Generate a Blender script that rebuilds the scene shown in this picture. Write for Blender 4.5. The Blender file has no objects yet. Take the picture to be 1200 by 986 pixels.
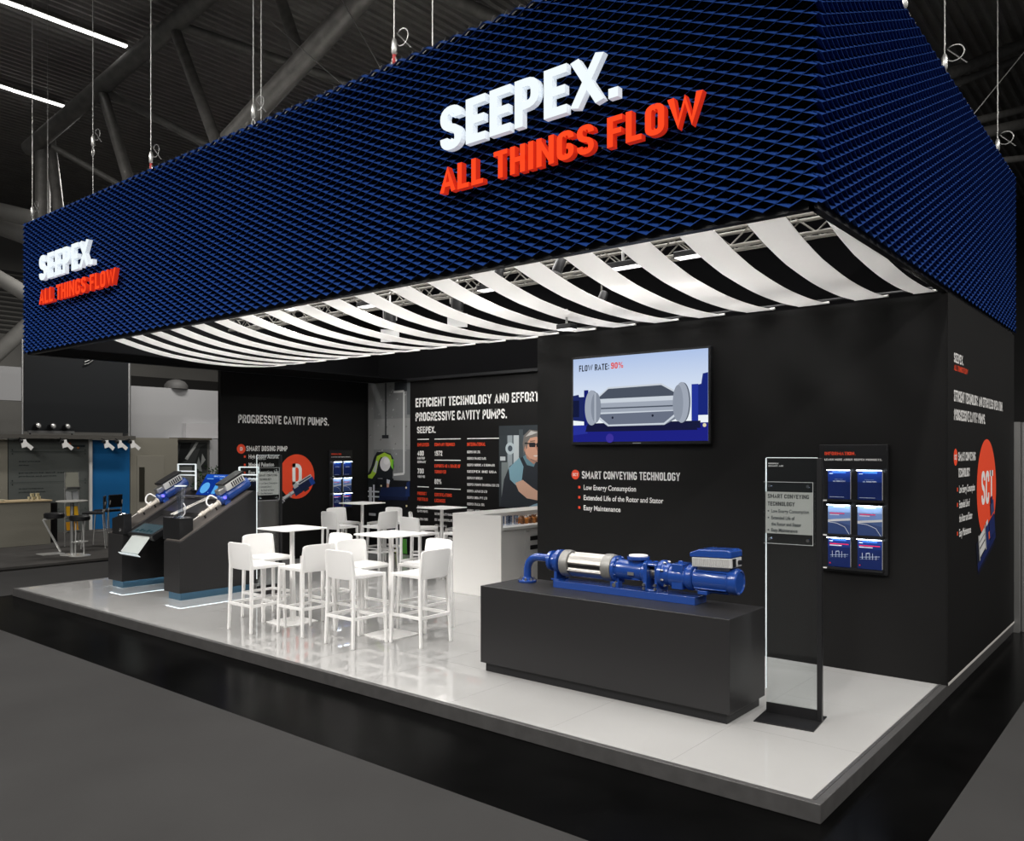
import bpy, bmesh, math, random
from mathutils import Vector, Matrix, Euler
random.seed(7)
PI = math.pi
SC = bpy.context.scene
COL = SC.collection

# ------------------------------------------------------------------ camera
FPX, HY, YAW = 971.0, 530.0, math.radians(39.45)
CAM = Vector((1.6234, -4.7066, 2.1))
cd = bpy.data.cameras.new('camera')
cd.sensor_width = 36.0
cd.lens = 36.0 * FPX / 1200.0
cd.shift_y = (HY - 493.0) / 1200.0
cd.clip_end = 300
cam = bpy.data.objects.new('camera', cd)
cam.location = CAM
cam.rotation_euler = (PI / 2, 0, YAW)
COL.objects.link(cam)
SC.camera = cam
_fw = Vector((-math.sin(YAW), math.cos(YAW), 0))
_rt = Vector((math.cos(YAW), math.sin(YAW), 0))
def at(px, py, dep):                       # measured point -> real place
    return CAM + (_fw + _rt * ((px - 600) / FPX) + Vector((0, 0, 1)) * ((HY - py) / FPX)) * dep

# ------------------------------------------------------------------ world, exposure
SC.view_settings.view_transform = 'Standard'
SC.view_settings.look = 'None'
SC.view_settings.gamma = 1.0
SC.view_settings.use_curve_mapping = False
SC.view_settings.exposure = 0.0
w = bpy.data.worlds.new('world'); SC.world = w
w.use_nodes = True
w.node_tree.nodes['Background'].inputs[0].default_value = (0.9, 0.95, 1.0, 1)
w.node_tree.nodes['Background'].inputs[1].default_value = 0.06

# ------------------------------------------------------------------ big lights (hall lamps)
def area(name, loc, size, watts, color=(1, 1, 1), rot=(0, 0, 0), sy=None):
    l = bpy.data.lights.new(name, 'AREA')
    l.shape = 'RECTANGLE'; l.size = size; l.size_y = sy or size
    l.energy = watts; l.color = color
    o = bpy.data.objects.new(name, l); o.location = loc; o.rotation_euler = rot
    COL.objects.link(o)
    return o
HALL = 0.9
for (hx, hy, hw) in ((-14, -8, 640), (-9, -8, 860), (-4, -8, 950), (1, -8, 760), (7, -6, 1100), (7, 2, 900), (7, 9, 560), (-18.6, 6.6, 460), (-16, 10, 180)):
    area('hall_lamp_light', (hx, hy, 8.9), 0.4, hw * HALL, (1.0, 0.97, 0.93), sy=4.5)

# ------------------------------------------------------------------ materials
def pm(name, col, rough=0.5, metal=0.0, spec=0.5, emit=None, es=0.0, coat=0.0, alpha=1.0, trans=0.0, noise=None, bump=None, ior=1.45):
    m = bpy.data.materials.new(name); m.use_nodes = True
    nt = m.node_tree; b = nt.nodes['Principled BSDF']
    b.inputs['Base Color'].default_value = (*col, 1)
    b.inputs['Roughness'].default_value = rough
    b.inputs['Metallic'].default_value = metal
    b.inputs['Specular IOR Level'].default_value = spec
    b.inputs['IOR'].default_value = ior
    if coat: b.inputs['Coat Weight'].default_value = coat; b.inputs['Coat Roughness'].default_value = 0.05
    if emit: b.inputs['Emission Color'].default_value = (*emit, 1); b.inputs['Emission Strength'].default_value = es
    if alpha < 1: b.inputs['Alpha'].default_value = alpha
    if trans: b.inputs['Transmission Weight'].default_value = trans
    if noise or bump:
        tc = nt.nodes.new('ShaderNodeTexCoord')
        n = nt.nodes.new('ShaderNodeTexNoise')
        n.inputs['Scale'].default_value = (noise or bump)[0]
        n.inputs['Detail'].default_value = 6
        nt.links.new(tc.outputs['Object'], n.inputs['Vector'])
        if noise:
            r = nt.nodes.new('ShaderNodeValToRGB')
            a = noise[1]
            r.color_ramp.elements[0].position = 0.3; r.color_ramp.elements[1].position = 0.7
            r.color_ramp.elements[0].color = (*[c * (1 - a) for c in col], 1)
            r.color_ramp.elements[1].color = (*[min(1, c * (1 + a)) for c in col], 1)
            nt.links.new(n.outputs['Fac'], r.inputs['Fac'])
            nt.links.new(r.outputs['Color'], b.inputs['Base Color'])
        if bump:
            bp = nt.nodes.new('ShaderNodeBump'); bp.inputs['Strength'].default_value = bump[1]; bp.inputs['Distance'].default_value = 0.01
            nt.links.new(n.outputs['Fac'], bp.inputs['Height'])
            nt.links.new(bp.outputs['Normal'], b.inputs['Normal'])
    return m
def em(name, col, s=1.0):
    m = bpy.data.materials.new(name); m.use_nodes = True
    nt = m.node_tree; nt.nodes.clear()
    o = nt.nodes.new('ShaderNodeOutputMaterial'); e = nt.nodes.new('ShaderNodeEmission')
    e.inputs[0].default_value = (*col, 1); e.inputs[1].default_value = s
    nt.links.new(e.outputs[0], o.inputs[0])
    return m
def sr(r, g, b):                            # sRGB 0-255 -> linear
    f = lambda c: (c / 255 / 12.92) if c / 255 <= 0.04045 else ((c / 255 + 0.055) / 1.055) ** 2.4
    return (f(r), f(g), f(b))

M = {}
M['hall_floor'] = pm('black hall floor', (0.0022, 0.0022, 0.0022), 0.22, noise=(1.3, 0.5), spec=0.015)
M['carpet'] = pm('grey carpet', (0.036, 0.0352, 0.0346), 0.95, spec=0.1, noise=(1.2, 0.07), bump=(350, 0.25))
M['dark_carpet'] = pm('charcoal carpet', (0.06, 0.057, 0.054), 0.95, spec=0.1, noise=(2, 0.15))
M['white_floor'] = pm('white gloss floor', (0.40, 0.396, 0.388), 0.022, spec=0.5, ior=1.6, noise=(0.7, 0.03))
M['edge'] = pm('grey aluminium edge', (0.075, 0.073, 0.072), 0.42, metal=0.2, noise=(9, 0.12))
M['edge_top'] = pm('dark edge lip', (0.05, 0.05, 0.05), 0.5, noise=(40, 0.5))
M['black_wall'] = pm('black wall board', (0.0053, 0.0050, 0.0049), 0.6, spec=0.25, noise=(0.8, 0.1))
M['black_cloth'] = pm('black cloth', (0.004, 0.004, 0.0045), 0.95, spec=0.1)
M['black'] = pm('black satin', (0.010, 0.010, 0.011), 0.4)
M['plinth'] = pm('anthracite laminate', (0.021, 0.0203, 0.021), 0.38, spec=0.45)
M['blue_mesh'] = pm('blue powder coat', (0.013, 0.046, 0.20), 0.36, spec=0.5)
M['blue'] = pm('pump blue enamel', (0.012, 0.055, 0.27), 0.22, spec=0.6, coat=0.5)
M['blue_dark'] = pm('pump dark blue', (0.012, 0.04, 0.22), 0.3, coat=0.3)
M['steel'] = pm('stainless steel', (0.46, 0.44, 0.41), 0.34, metal=1.0)
M['cast'] = pm('grey cast iron', (0.27, 0.265, 0.25), 0.45, metal=0.4, noise=(30, 0.1))
M['chrome'] = pm('chrome', (0.8, 0.8, 0.8), 0.08, metal=1.0)
M['alu'] = pm('brushed aluminium', (0.5, 0.5, 0.49), 0.38, metal=0.9)
M['truss'] = pm('truss aluminium', (0.12, 0.113, 0.10), 0.5, metal=0.5)
M['white_plastic'] = pm('white polypropylene', (0.88, 0.87, 0.855), 0.42, spec=0.4)
M['white_lac'] = pm('white lacquer', (0.76, 0.745, 0.72), 0.3, spec=0.45)
M['white_sign'] = pm('white acrylic letter', (0.7, 0.74, 0.78), 0.4, emit=(0.86, 0.94, 1.0), es=0.42)
M['white_face'] = pm('white acrylic letter face', (0.05, 0.05, 0.05), 0.9, spec=0, emit=(0.88, 0.96, 1.0), es=0.97)
M['red_face'] = pm('orange red letter face', (0.05, 0.003, 0.001), 0.9, spec=0, emit=(0.97, 0.068, 0.016), es=1.0)
M['red_side'] = pm('orange red letter side', (0.4, 0.02, 0.008), 0.5, spec=.2, emit=(0.9, 0.035, 0.01), es=0.42)
M['vinyl_white'] = pm('white vinyl', (0.85, 0.84, 0.82), 0.6)
M['vinyl_red'] = pm('orange red vinyl', (0.86, 0.07, 0.02), 0.6)
M['grey_pole'] = pm('dark roof steel', (0.21, 0.203, 0.19), 0.5, metal=0.3, noise=(6, 0.2))
M['ceiling'] = pm('dark corrugated ceiling', (0.29, 0.278, 0.262), 0.7, noise=(3, 0.12))
M['duct'] = pm('grey duct paint', (0.42, 0.41, 0.385), 0.55, noise=(2, 0.1))
M['tube_light'] = em('fluorescent tube', (1.0, 0.98, 0.95), 4.0)
M['led_panel'] = em('led panel', (1.0, 0.98, 0.95), 2.2)
M['polished'] = pm('polished tube', (.62, .62, .6), .22, metal=.45)
M['led_bar'] = em('white led bar', (0.8, 0.9, 1.0), 14.0)
M['led_foot'] = em('cool foot light', (0.75, 0.93, 1.0), 9.0)
M['led_strip'] = em('cool led strip', (0.75, 0.93, 1.0), 4.0)
M['blue_glow'] = em('blue indicator', (0.12, 0.10, 1.0), 3.0)
M['wire'] = pm('steel wire rope', (0.35, 0.35, 0.34), 0.4, metal=0.8)
M['zinc'] = pm('zinc plated hook', (0.6, 0.6, 0.58), 0.35, metal=0.8)
M['red_plastic'] = pm('red plastic', (0.5, 0.04, 0.04), 0.5)
M['ply'] = pm('birch edge', (0.55, 0.43, 0.26), 0.5)
M['paper'] = pm('white paper', (0.8, 0.79, 0.77), 0.7)
M['kick_blue'] = pm('frosted plinth foot', (0.045, 0.10, 0.15), 0.35)

def mix_fabric():
    m = bpy.data.materials.new('white stretch fabric'); m.use_nodes = True
    nt = m.node_tree; nt.nodes.clear()
    o = nt.nodes.new('ShaderNodeOutputMaterial'); mx = nt.nodes.new('ShaderNodeMixShader')
    d = nt.nodes.new('ShaderNodeBsdfDiffuse'); t = nt.nodes.new('ShaderNodeBsdfTranslucent')
    d.inputs[0].default_value = (0.88, 0.87, 0.86, 1); t.inputs[0].default_value = (0.86, 0.85, 0.84, 1)
    mx.inputs[0].default_value = 0.45
    nt.links.new(d.outputs[0], mx.inputs[1]); nt.links.new(t.outputs[0], mx.inputs[2]); nt.links.new(mx.outputs[0], o.inputs[0])
    return m
M['fabric'] = mix_fabric()
def clear(name, col, gloss, tint):
    m = bpy.data.materials.new(name); m.use_nodes = True
    nt = m.node_tree; nt.nodes.clear()
    o = nt.nodes.new('ShaderNodeOutputMaterial'); mx = nt.nodes.new('ShaderNodeMixShader')
    t = nt.nodes.new('ShaderNodeBsdfTransparent'); g = nt.nodes.new('ShaderNodeBsdfGlossy')
    t.inputs[0].default_value = (*tint, 1); g.inputs[0].default_value = (*col, 1); g.inputs[1].default_value = 0.03
    mx.inputs[0].default_value = gloss
    nt.links.new(t.outputs[0], mx.inputs[1]); nt.links.new(g.outputs[0], mx.inputs[2]); nt.links.new(mx.outputs[0], o.inputs[0])
    return m
M['acrylic'] = clear('clear acrylic', (1, 1, 1), 0.05, (0.93, 0.95, 0.95))
M['glass'] = clear('clear glass', (0.9, 0.93, 1), 0.22, (0.8, 0.85, 0.92))
M['acrylic_edge_glow'] = pm('acrylic edge with painted glow', (0.85, 0.9, 0.9), 0.15, emit=(0.85, 0.95, 1.0), es=0.35)  # emission stands in for light piped to the acrylic edges
_cc = {}
def C(r, g, b, rough=0.6):
    k = (r, g, b, rough)
    if k not in _cc: _cc[k] = pm('print %02x%02x%02x' % (r, g, b), sr(r, g, b), rough, spec=0.25)
    return _cc[k]
_ec = {}
def E(r, g, b, s=1.0):
    k = (r, g, b, s)
    if k not in _ec: _ec[k] = em('lit image %02x%02x%02x' % (r, g, b), sr(r, g, b), s)
    return _ec[k]

# ------------------------------------------------------------------ mesh builder
class MB:
    def __init__(s): s.v = []; s.f = []; s.m = []
    def add(s, vs, fs, mi=0):
        o = len(s.v); s.v += [tuple(v) for v in vs]
        s.f += [tuple(i + o for i in f) for f in fs]; s.m += [mi] * len(fs)
        return s
    def box(s, x0, x1, y0, y1, z0, z1, mi=0, mat=None):
        vs = [Vector((x, y, z)) for x in (x0, x1) for y in (y0, y1) for z in (z0, z1)]
        if mat: vs = [mat @ v for v in vs]
        return s.add(vs, [(0, 1, 3, 2), (4, 6, 7, 5), (0, 4, 5, 1), (2, 3, 7, 6), (0, 2, 6, 4), (1, 5, 7, 3)], mi)
    def tube(s, p0, p1, r0, r1=None, n=16, mi=0, caps=True):
        p0 = Vector(p0); p1 = Vector(p1); r1 = r0 if r1 is None else r1
        d = (p1 - p0).normalized()
        a = d.orthogonal().normalized(); b = d.cross(a)
        vs = []
        for i in range(n):
            t = 2 * PI * i / n; u = a * math.cos(t) + b * math.sin(t)
            vs.append(p0 + u * r0); vs.append(p1 + u * r1)
        fs = [(2 * i, 2 * ((i + 1) % n), 2 * ((i + 1) % n) + 1, 2 * i + 1) for i in range(n)]
        if caps: fs += [tuple(2 * i for i in reversed(range(n))), tuple(2 * i + 1 for i in range(n))]
        return s.add(vs, fs, mi)
    def path(s, pts, r, n=10, mi=0, closed=False):
        pts = [Vector(p) for p in pts]; k = len(pts)
        rs = r if isinstance(r, (list, tuple)) else [r] * k
        vs = []; a = None
        for i, p in enumerate(pts):
            if closed: t = pts[(i + 1) % k] - pts[i - 1]
            else: t = pts[min(i + 1, k - 1)] - pts[max(i - 1, 0)]
            t.normalize()
            a = t.orthogonal().normalized() if a is None else (a - t * a.dot(t)).normalized()
            b = t.cross(a)
            for j in range(n):
                q = 2 * PI * j / n
                vs.append(p + (a * math.cos(q) + b * math.sin(q)) * rs[i])
        fs = []
        for i in range(k if closed else k - 1):
            for j in range(n):
                i2 = (i + 1) % k
                fs.append((i * n + j, i * n + (j + 1) % n, i2 * n + (j + 1) % n, i2 * n + j))
        if not closed: fs += [tuple(reversed(range(n))), tuple(range((k - 1) * n, k * n))]
        return s.add(vs, fs, mi)
    def lathe(s, prof, c, d=(0, 0, 1), n=24, mi=0):     # prof: (radius, along)
        c = Vector(c); d = Vector(d).normalized(); a = d.orthogonal().normalized(); b = d.cross(a)
        vs = []
        for (r, h) in prof:
            for j in range(n):
                q = 2 * PI * j / n
                vs.append(c + d * h + (a * math.cos(q) + b * math.sin(q)) * max(r, 1e-4))
        fs = []
        for i in range(len(prof) - 1):
            for j in range(n):
                fs.append((i * n + j, i * n + (j + 1) % n, (i + 1) * n + (j + 1) % n, (i + 1) * n + j))
        fs += [tuple(reversed(range(n))), tuple(range((len(prof) - 1) * n, len(prof) * n))]
        return s.add(vs, fs, mi)
    def prism(s, poly, o, u, v, nrm, d, mi=0):           # poly in (u,v), extruded d along nrm
        o, u, v, nrm = Vector(o), Vector(u), Vector(v), Vector(nrm); k = len(poly)
        vs = [o + u * p[0] + v * p[1] for p in poly] + [o + u * p[0] + v * p[1] + nrm * d for p in poly]
        fs = [tuple(range(k)), tuple(reversed(range(k, 2 * k)))] + [(i, i + k, (i + 1) % k + k, (i + 1) % k) for i in range(k)]
        return s.add(vs, fs, mi)
    def poly(s, poly, o, u, v, mi=0):
        o, u, v = Vector(o), Vector(u), Vector(v)
        return s.add([o + u * p[0] + v * p[1] for p in poly], [tuple(range(len(poly)))], mi)
    def build(s, name, mats, parent=None, smooth=False, bevel=0.0, seg=2, fix=True):
        me = bpy.data.meshes.new(name)
        me.from_pydata(s.v, [], s.f)
        if not isinstance(mats, (list, tuple)): mats = [mats]
        for m in mats: me.materials.append(m)
        me.polygons.foreach_set('material_index', s.m)
        if fix:
            bm = bmesh.new(); bm.from_mesh(me); bmesh.ops.recalc_face_normals(bm, faces=bm.faces); bm.to_mesh(me); bm.free()
        if smooth:
            me.polygons.foreach_set('use_smooth', [True] * len(me.polygons))
            me.set_sharp_from_angle(angle=math.radians(38))
        me.update()
        o = bpy.data.objects.new(name, me); COL.objects.link(o)
        if parent: o.parent = parent
        if bevel:
            bv = o.modifiers.new('bevel', 'BEVEL'); bv.width = bevel; bv.segments = seg; bv.limit_method = 'ANGLE'
        return o

def thing(name, label, cat, loc=(0, 0, 0), rz=0.0, group=None):
    o = bpy.data.objects.new(name, None); COL.objects.link(o)
    o.empty_display_size = 0.1
    o.location = loc; o.rotation_euler = (0, 0, rz)
    return tag(o, label, cat, group)
def tag(o, label, cat, group=None, kind=None):
    o['label'] = label; o['category'] = cat
    if group: o['group'] = group
    if kind: o['kind'] = kind
    return o
def struct(o, label=None, cat=None):
    o['kind'] = 'structure'
    if label: o['label'] = label
    if cat: o['category'] = cat
    return o
def dup(root, loc=None, rz=None, label=None, group=None):
    r = root.copy(); COL.objects.link(r)
    if loc is not None: r.location = loc
    if rz is not None: r.rotation_euler = (0, 0, rz)
    if label: r['label'] = label
    if group: r['group'] = group
    for ch in list(root.children):
        c = ch.copy(); COL.objects.link(c); c.parent = r
        for g in list(ch.children):
            d = g.copy(); COL.objects.link(d); d.parent = c
    return r

# ------------------------------------------------------------------ lettering
ST = 0.175                                                 # stroke of the condensed bold capitals
def fil(pts, r, n=5):                                      # round the inner corners of a polyline
    out = [Vector(pts[0])]
    for i in range(1, len(pts) - 1):
        p, a, b = Vector(pts[i]), Vector(pts[i - 1]), Vector(pts[i + 1])
        da, db = (a - p), (b - p)
        rr = min(r, da.length * 0.5 if i > 1 else da.length, db.length * 0.5 if i < len(pts) - 2 else db.length)
        s, e = p + da.normalized() * rr, p + db.normalized() * rr
        for k in range(n + 1):
            t = k / n
            out.append(s * (1 - t) ** 2 + p * 2 * t * (1 - t) + e * t * t)
    out.append(Vector(pts[-1]))
    return out
# width, strokes (u, v in 0..1 over the centre-line box), round flag
G = {
 'A': (.60, [([(0, 0), (.5, 1), (1, 0)], 0), ([(.2, .27), (.8, .27)], 0)]),
 'B': (.52, [([(0, 0), (0, 1)], 0), ([(0, 1), (.95, 1), (.95, .53), (0, .53)], .16), ([(0, .53), (1, .53), (1, 0), (0, 0)], .16)]),
 'C': (.53, [([(1, .70), (1, 1), (0, 1), (0, 0), (1, 0), (1, .30)], .22)]),
 'D': (.53, [([(0, 0), (0, 1)], 0), ([(0, 1), (1, 1), (1, 0), (0, 0)], .24)]),
 'E': (.46, [([(1, 1), (0, 1), (0, 0), (1, 0)], 0), ([(0, .5), (.88, .5)], 0)]),
 'F': (.45, [([(1, 1), (0, 1), (0, 0)], 0), ([(0, .5), (.88, .5)], 0)]),
 'G': (.55, [([(1, .76), (1, 1), (0, 1), (0, 0), (1, 0), (1, .46), (.6, .46)], .2)]),
 'H': (.53, [([(0, 0), (0, 1)], 0), ([(1, 0), (1, 1)], 0), ([(0, .5), (1, .5)], 0)]),
 'I': (.2, [([(.5, 0), (.5, 1)], 0)]),
 'J': (.48, [([(1, 1), (1, 0), (0, 0), (0, .3)], .22)]),
 'K': (.55, [([(0, 0), (0, 1)], 0), ([(.95, 1), (.1, .42)], 0), ([(.35, .6), (1, 0)], 0)]),
 'L': (.45, [([(0, 1), (0, 0), (1, 0)], 0)]),
 'M': (.74, [([(0, 0), (0, 1)], 0), ([(1, 0), (1, 1)], 0), ([(0, 1), (.5, .3), (1, 1)], 0)]),
 'N': (.58, [([(0, 0), (0, 1)], 0), ([(1, 0), (1, 1)], 0), ([(0, 1), (1, 0)], 0)]),
 'O': (.53, [([(.5, 1), (0, 1), (0, 0), (1, 0), (1, 1), (.5, 1)], .22)]),
 'P': (.52, [([(0, 0), (0, 1)], 0), ([(0, 1), (1, 1), (1, .42), (0, .42)], .2)]),
 'Q': (.53, [([(.5, 1), (0, 1), (0, 0), (1, 0), (1, 1), (.5, 1)], .22), ([(.6, .25), (1, -.1)], 0)]),
 'R': (.53, [([(0, 0), (0, 1)], 0), ([(0, 1), (1, 1), (1, .45), (0, .45)], .2), ([(.5, .45), (1, 0)], 0)]),
 'S': (.53, [([(1, .76), (1, 1), (0, 1), (0, .56), (1, .44), (1, 0), (0, 0), (0, .24)], .21)]),
 'T': (.5, [([(0, 1), (1, 1)], 0), ([(.5, 0), (.5, 1)], 0)]),
 'U': (.53, [([(0, 1), (0, 0), (1, 0), (1, 1)], .22)]),
 'V': (.58, [([(0, 1), (.5, 0), (1, 1)], 0)]),
 'W': (.90, [([(0, 1), (.25, 0), (.5, 1), (.75, 0), (1, 1)], 0)]),
 'X': (.58, [([(0, 0), (1, 1)], 0), ([(0, 1), (1, 0)], 0)]),
 'Y': (.56, [([(0, 1), (.5, .45), (1, 1)], 0), ([(.5, 0), (.5, .45)], 0)]),
 'Z': (.5, [([(0, 1), (1, 1), (0, 0), (1, 0)], 0)]),
 '0': (.5, [([(.5, 1), (0, 1), (0, 0), (1, 0), (1, 1), (.5, 1)], .22)]),
 '1': (.34, [([(0, .75), (.7, 1), (.7, 0)], 0)]),
 '2': (.5, [([(0, .72), (0, 1), (1, 1), (1, .55), (0, 0), (1, 0)], .18)]),
 '4': (.54, [([(.75, 0), (.75, 1), (0, .25), (1, .25)], 0)]),
 '7': (.5, [([(0, 1), (1, 1), (.35, 0)], 0)]),
 '8': (.52, [([(.5, 1), (.05, 1), (.05, .53), (.95, .53), (.95, 1), (.5, 1)], .16), ([(.5, .53), (0, .53), (0, 0), (1, 0), (1, .53), (.5, .53)], .18)]),
 '9': (.52, [([(0, .2), (0, 0), (1, 0), (1, 1), (0, 1), (0, .46), (1, .46)], .2)]),
 '.': (.2, [([(.5, 0), (.5, 0.02)], 0)]),
 ':': (.2, [([(.5, .12), (.5, .14)], 0), ([(.5, .68), (.5, .70)], 0)]),
 '%': (.85, [([(.22, 0), (.78, 1)], 0), ([(.0, .58), (0, 1), (.3, 1), (.3, .58), (0, .58)], 0), ([(.7, 0), (.7, .42), (1, .42), (1, 0), (.7, 0)], 0)]),
}
def glyph(ch):
    wd, strokes = G[ch]
    quads = []
    for pts, rad in strokes:
        h = ST / 2
        dg = abs((pts[1][0] - pts[0][0]) * (pts[1][1] - pts[0][1])) > 1e-6
        hw = h * (.82 if (ch in 'NM' and dg) else 1.0 if ch == 'W' else .6 if ch == '%' else 1)
        p = [Vector((h + u * (wd - ST), h + v * (1 - ST))) for (u, v) in pts]
        closed = (p[0] - p[-1]).length < 1e-6
        if rad: p = fil(p, rad)
        if not closed:                                      # square caps
            vert = abs((p[1] - p[0]).normalized().x) < 0.02 or abs((p[1] - p[0]).normalized().y) < 0.02
            if ch not in 'SCG':                             # open curves end flush
                p[0] = p[0] - (p[1] - p[0]).normalized() * h
            if ch not in 'SC':
                p[-1] = p[-1] + (p[-1] - p[-2]).normalized() * h
        L = []; R = []
        for i in range(len(p)):
            if closed and i in (0, len(p) - 1): d0 = (p[-1] - p[-2]).normalized(); d1 = (p[1] - p[0]).normalized()
            else:
                d0 = (p[i] - p[i - 1]).normalized() if i > 0 else (p[1] - p[0]).normalized()
                d1 = (p[i + 1] - p[i]).normalized() if i < len(p) - 1 else d0
            n0 = Vector((-d0.y, d0.x)); n1 = Vector((-d1.y, d1.x)); mm = n0 + n1
            if mm.length < 1e-4: mm = n0
            mm.normalize(); k = min(1 / max(mm.dot(n0), 0.3), 1.9)
            L.append(p[i] + mm * hw * k); R.append(p[i] - mm * hw * k)
        cl = lambda q: Vector((q.x, min(1.0, max(0.0 if ch != 'Q' else -.1, q.y))))
        L = [cl(q) for q in L]; R = [cl(q) for q in R]
        quads.append((L, R))
    return wd, quads
_gc = {}
def put_glyph(mb, ch, x, sx, sy, o, u, v, nrm, depth, mf, ms):
    if ch not in _gc: _gc[ch] = glyph(ch)
    wd, qs = _gc[ch]
    for (L, R) in qs:
        k = len(L)
        P3 = lambda q, d: o + u * (x + q.x * sx) + v * (q.y * sy) - nrm * d
        if depth <= 0:
            mb.add([P3(q, 0) for q in L] + [P3(q, 0) for q in R], [(i, i + 1, k + i + 1, k + i) for i in range(k - 1)], mf)
        else:
            vs = [P3(q, 0) for q in L] + [P3(q, 0) for q in R] + [P3(q, depth) for q in L] + [P3(q, depth) for q in R]
            f = [(i, i + 1, k + i + 1, k + i) for i in range(k - 1)]
            bk = [(2 * k + i, 3 * k + i, 3 * k + i + 1, 2 * k + i + 1) for i in range(k - 1)]
            sd = [(i, 2 * k + i, 2 * k + i + 1, i + 1) for i in range(k - 1)] + [(k + i, k + i + 1, 3 * k + i + 1, 3 * k + i) for i in range(k - 1)]
            sd += [(0, k, 3 * k, 2 * k), (k - 1, 3 * k - 1, 4 * k - 1, 2 * k - 1)]
            mb.add(vs, f, mf); mb.add(vs, bk + sd, ms)
GAP = 0.10
def text_len(t, gap=GAP): return sum((G[c][0] if c in G else 0.2) + gap for c in t) - gap
def caps(t, o, u, v, nrm, height, width, mb=None, depth=0, mf=0, ms=0):
    """capital lettering fitted to height and width, one mesh"""
    mb = mb or MB(); o, u, v, nrm = Vector(o), Vector(u), Vector(v), Vector(nrm)
    sx = width / text_len(t); x = 0
    for c in t:
        if c in G: put_glyph(mb, c, x, sx, height, o, u, v, nrm, depth, mf, ms)
        x += ((G[c][0] if c in G else 0.2) + GAP) * sx
    return mb
_tx = {}
def lower(t, o, u, v, height, width, mb, mi=0, bold=0.018):
    """mixed-case lettering from the built-in vector font, fitted to cap height and width"""
    if t not in _tx:
        cu = bpy.data.curves.new('t', 'FONT'); cu.body = t; cu.size = 1.0; cu.offset = bold; cu.resolution_u = 3
        ob = bpy.data.objects.new('t', cu); COL.objects.link(ob)
        dg = bpy.context.evaluated_depsgraph_get(); me = ob.evaluated_get(dg).to_mesh()
        _tx[t] = ([tuple(q.co) for q in me.vertices], [tuple(p.vertices) for p in me.polygons])
        ob.evaluated_get(dg).to_mesh_clear(); bpy.data.objects.remove(ob); bpy.data.curves.remove(cu)
    vs, fs = _tx[t]
    x0 = min(q[0] for q in vs); x1 = max(q[0] for q in vs)
    sx = width / (x1 - x0); sy = height / 0.73
    o, u, v = Vector(o), Vector(u), Vector(v)
    return mb.add([o + u * (q[0] - x0) * sx + v * q[1] * sy for q in vs], fs, mi)
def circle(r, n=40, cx=0, cy=0, ry=None): return [(cx + r * math.cos(2 * PI * i / n), cy + (ry or r) * math.sin(2 * PI * i / n)) for i in range(n)]
def rrect(x0, x1, y0, y1, r, n=5):
    out = []
    for cx, cy, a0 in ((x1 - r, y1 - r, 0), (x0 + r, y1 - r, 90), (x0 + r, y0 + r, 180), (x1 - r, y0 + r, 270)):
        for k in range(n + 1):
            a = math.radians(a0 + 90 * k / n); out.append((cx + r * math.cos(a), cy + r * math.sin(a)))
    return out
class Pic:
    """a flat printed or lit picture: layered polygons of one sheet, (u,v) over 0..1"""
    def __init__(s, o, u, v, nrm, w, h, lay=0.0005):
        s.o, s.u, s.v, s.n = Vector(o), Vector(u), Vector(v), Vector(nrm); s.w, s.h, s.lay = w, h, lay
        s.mb = MB(); s.mats = []; s.k = 0
    def mi(s, m):
        if m not in s.mats: s.mats.append(m)
        return s.mats.index(m)
    def p(s, pts, m, step=True):
        if step: s.k += 1
        s.mb.poly([(a * s.w, b * s.h) for a, b in pts], s.o + s.n * s.lay * s.k, s.u, s.v, s.mi(m)); return s
    def r(s, x0, x1, y0, y1, m): return s.p([(x0, y0), (x1, y0), (x1, y1), (x0, y1)], m)
    def c(s, cx, cy, rx, m, ry=None, n=28):
        return s.p(circle(rx, n, cx, cy, ry if ry else rx * s.w / s.h), m)
    def line(s, pts, t, m):                                # stroke of width t (in u units)
        P = [Vector((a * s.w, b * s.h)) for a, b in pts]; s.k += 1
        for i in range(len(P) - 1):
            d = (P[i + 1] - P[i]).normalized(); n = Vector((-d.y, d.x)) * t * s.w / 2
            q = [P[i] + n, P[i] - n, P[i + 1] - n, P[i + 1] + n]
            s.mb.poly([(a.x, a.y) for a in q], s.o + s.n * s.lay * s.k, s.u, s.v, s.mi(m))
        return s
    def caps(s, t, x, y, hh, ww, m):
        s.k += 1; caps(t, s.o + s.u * x * s.w + s.v * y * s.h + s.n * s.lay * s.k, s.u, s.v, s.n, hh * s.h, ww * s.w, s.mb, mf=s.mi(m)); return s
    def low(s, t, x, y, hh, ww, m):
        s.k += 1; lower(t, s.o + s.u * x * s.w + s.v * y * s.h + s.n * s.lay * s.k, s.u, s.v, hh * s.h, ww * s.w, s.mb, s.mi(m)); return s
    def build(s, name, parent=None): return s.mb.build(name, s.mats, parent, fix=False)

UX, UY, UZ = Vector((1, 0, 0)), Vector((0, 1, 0)), Vector((0, 0, 1))
WH, RD = M['vinyl_white'], M['vinyl_red']

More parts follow.
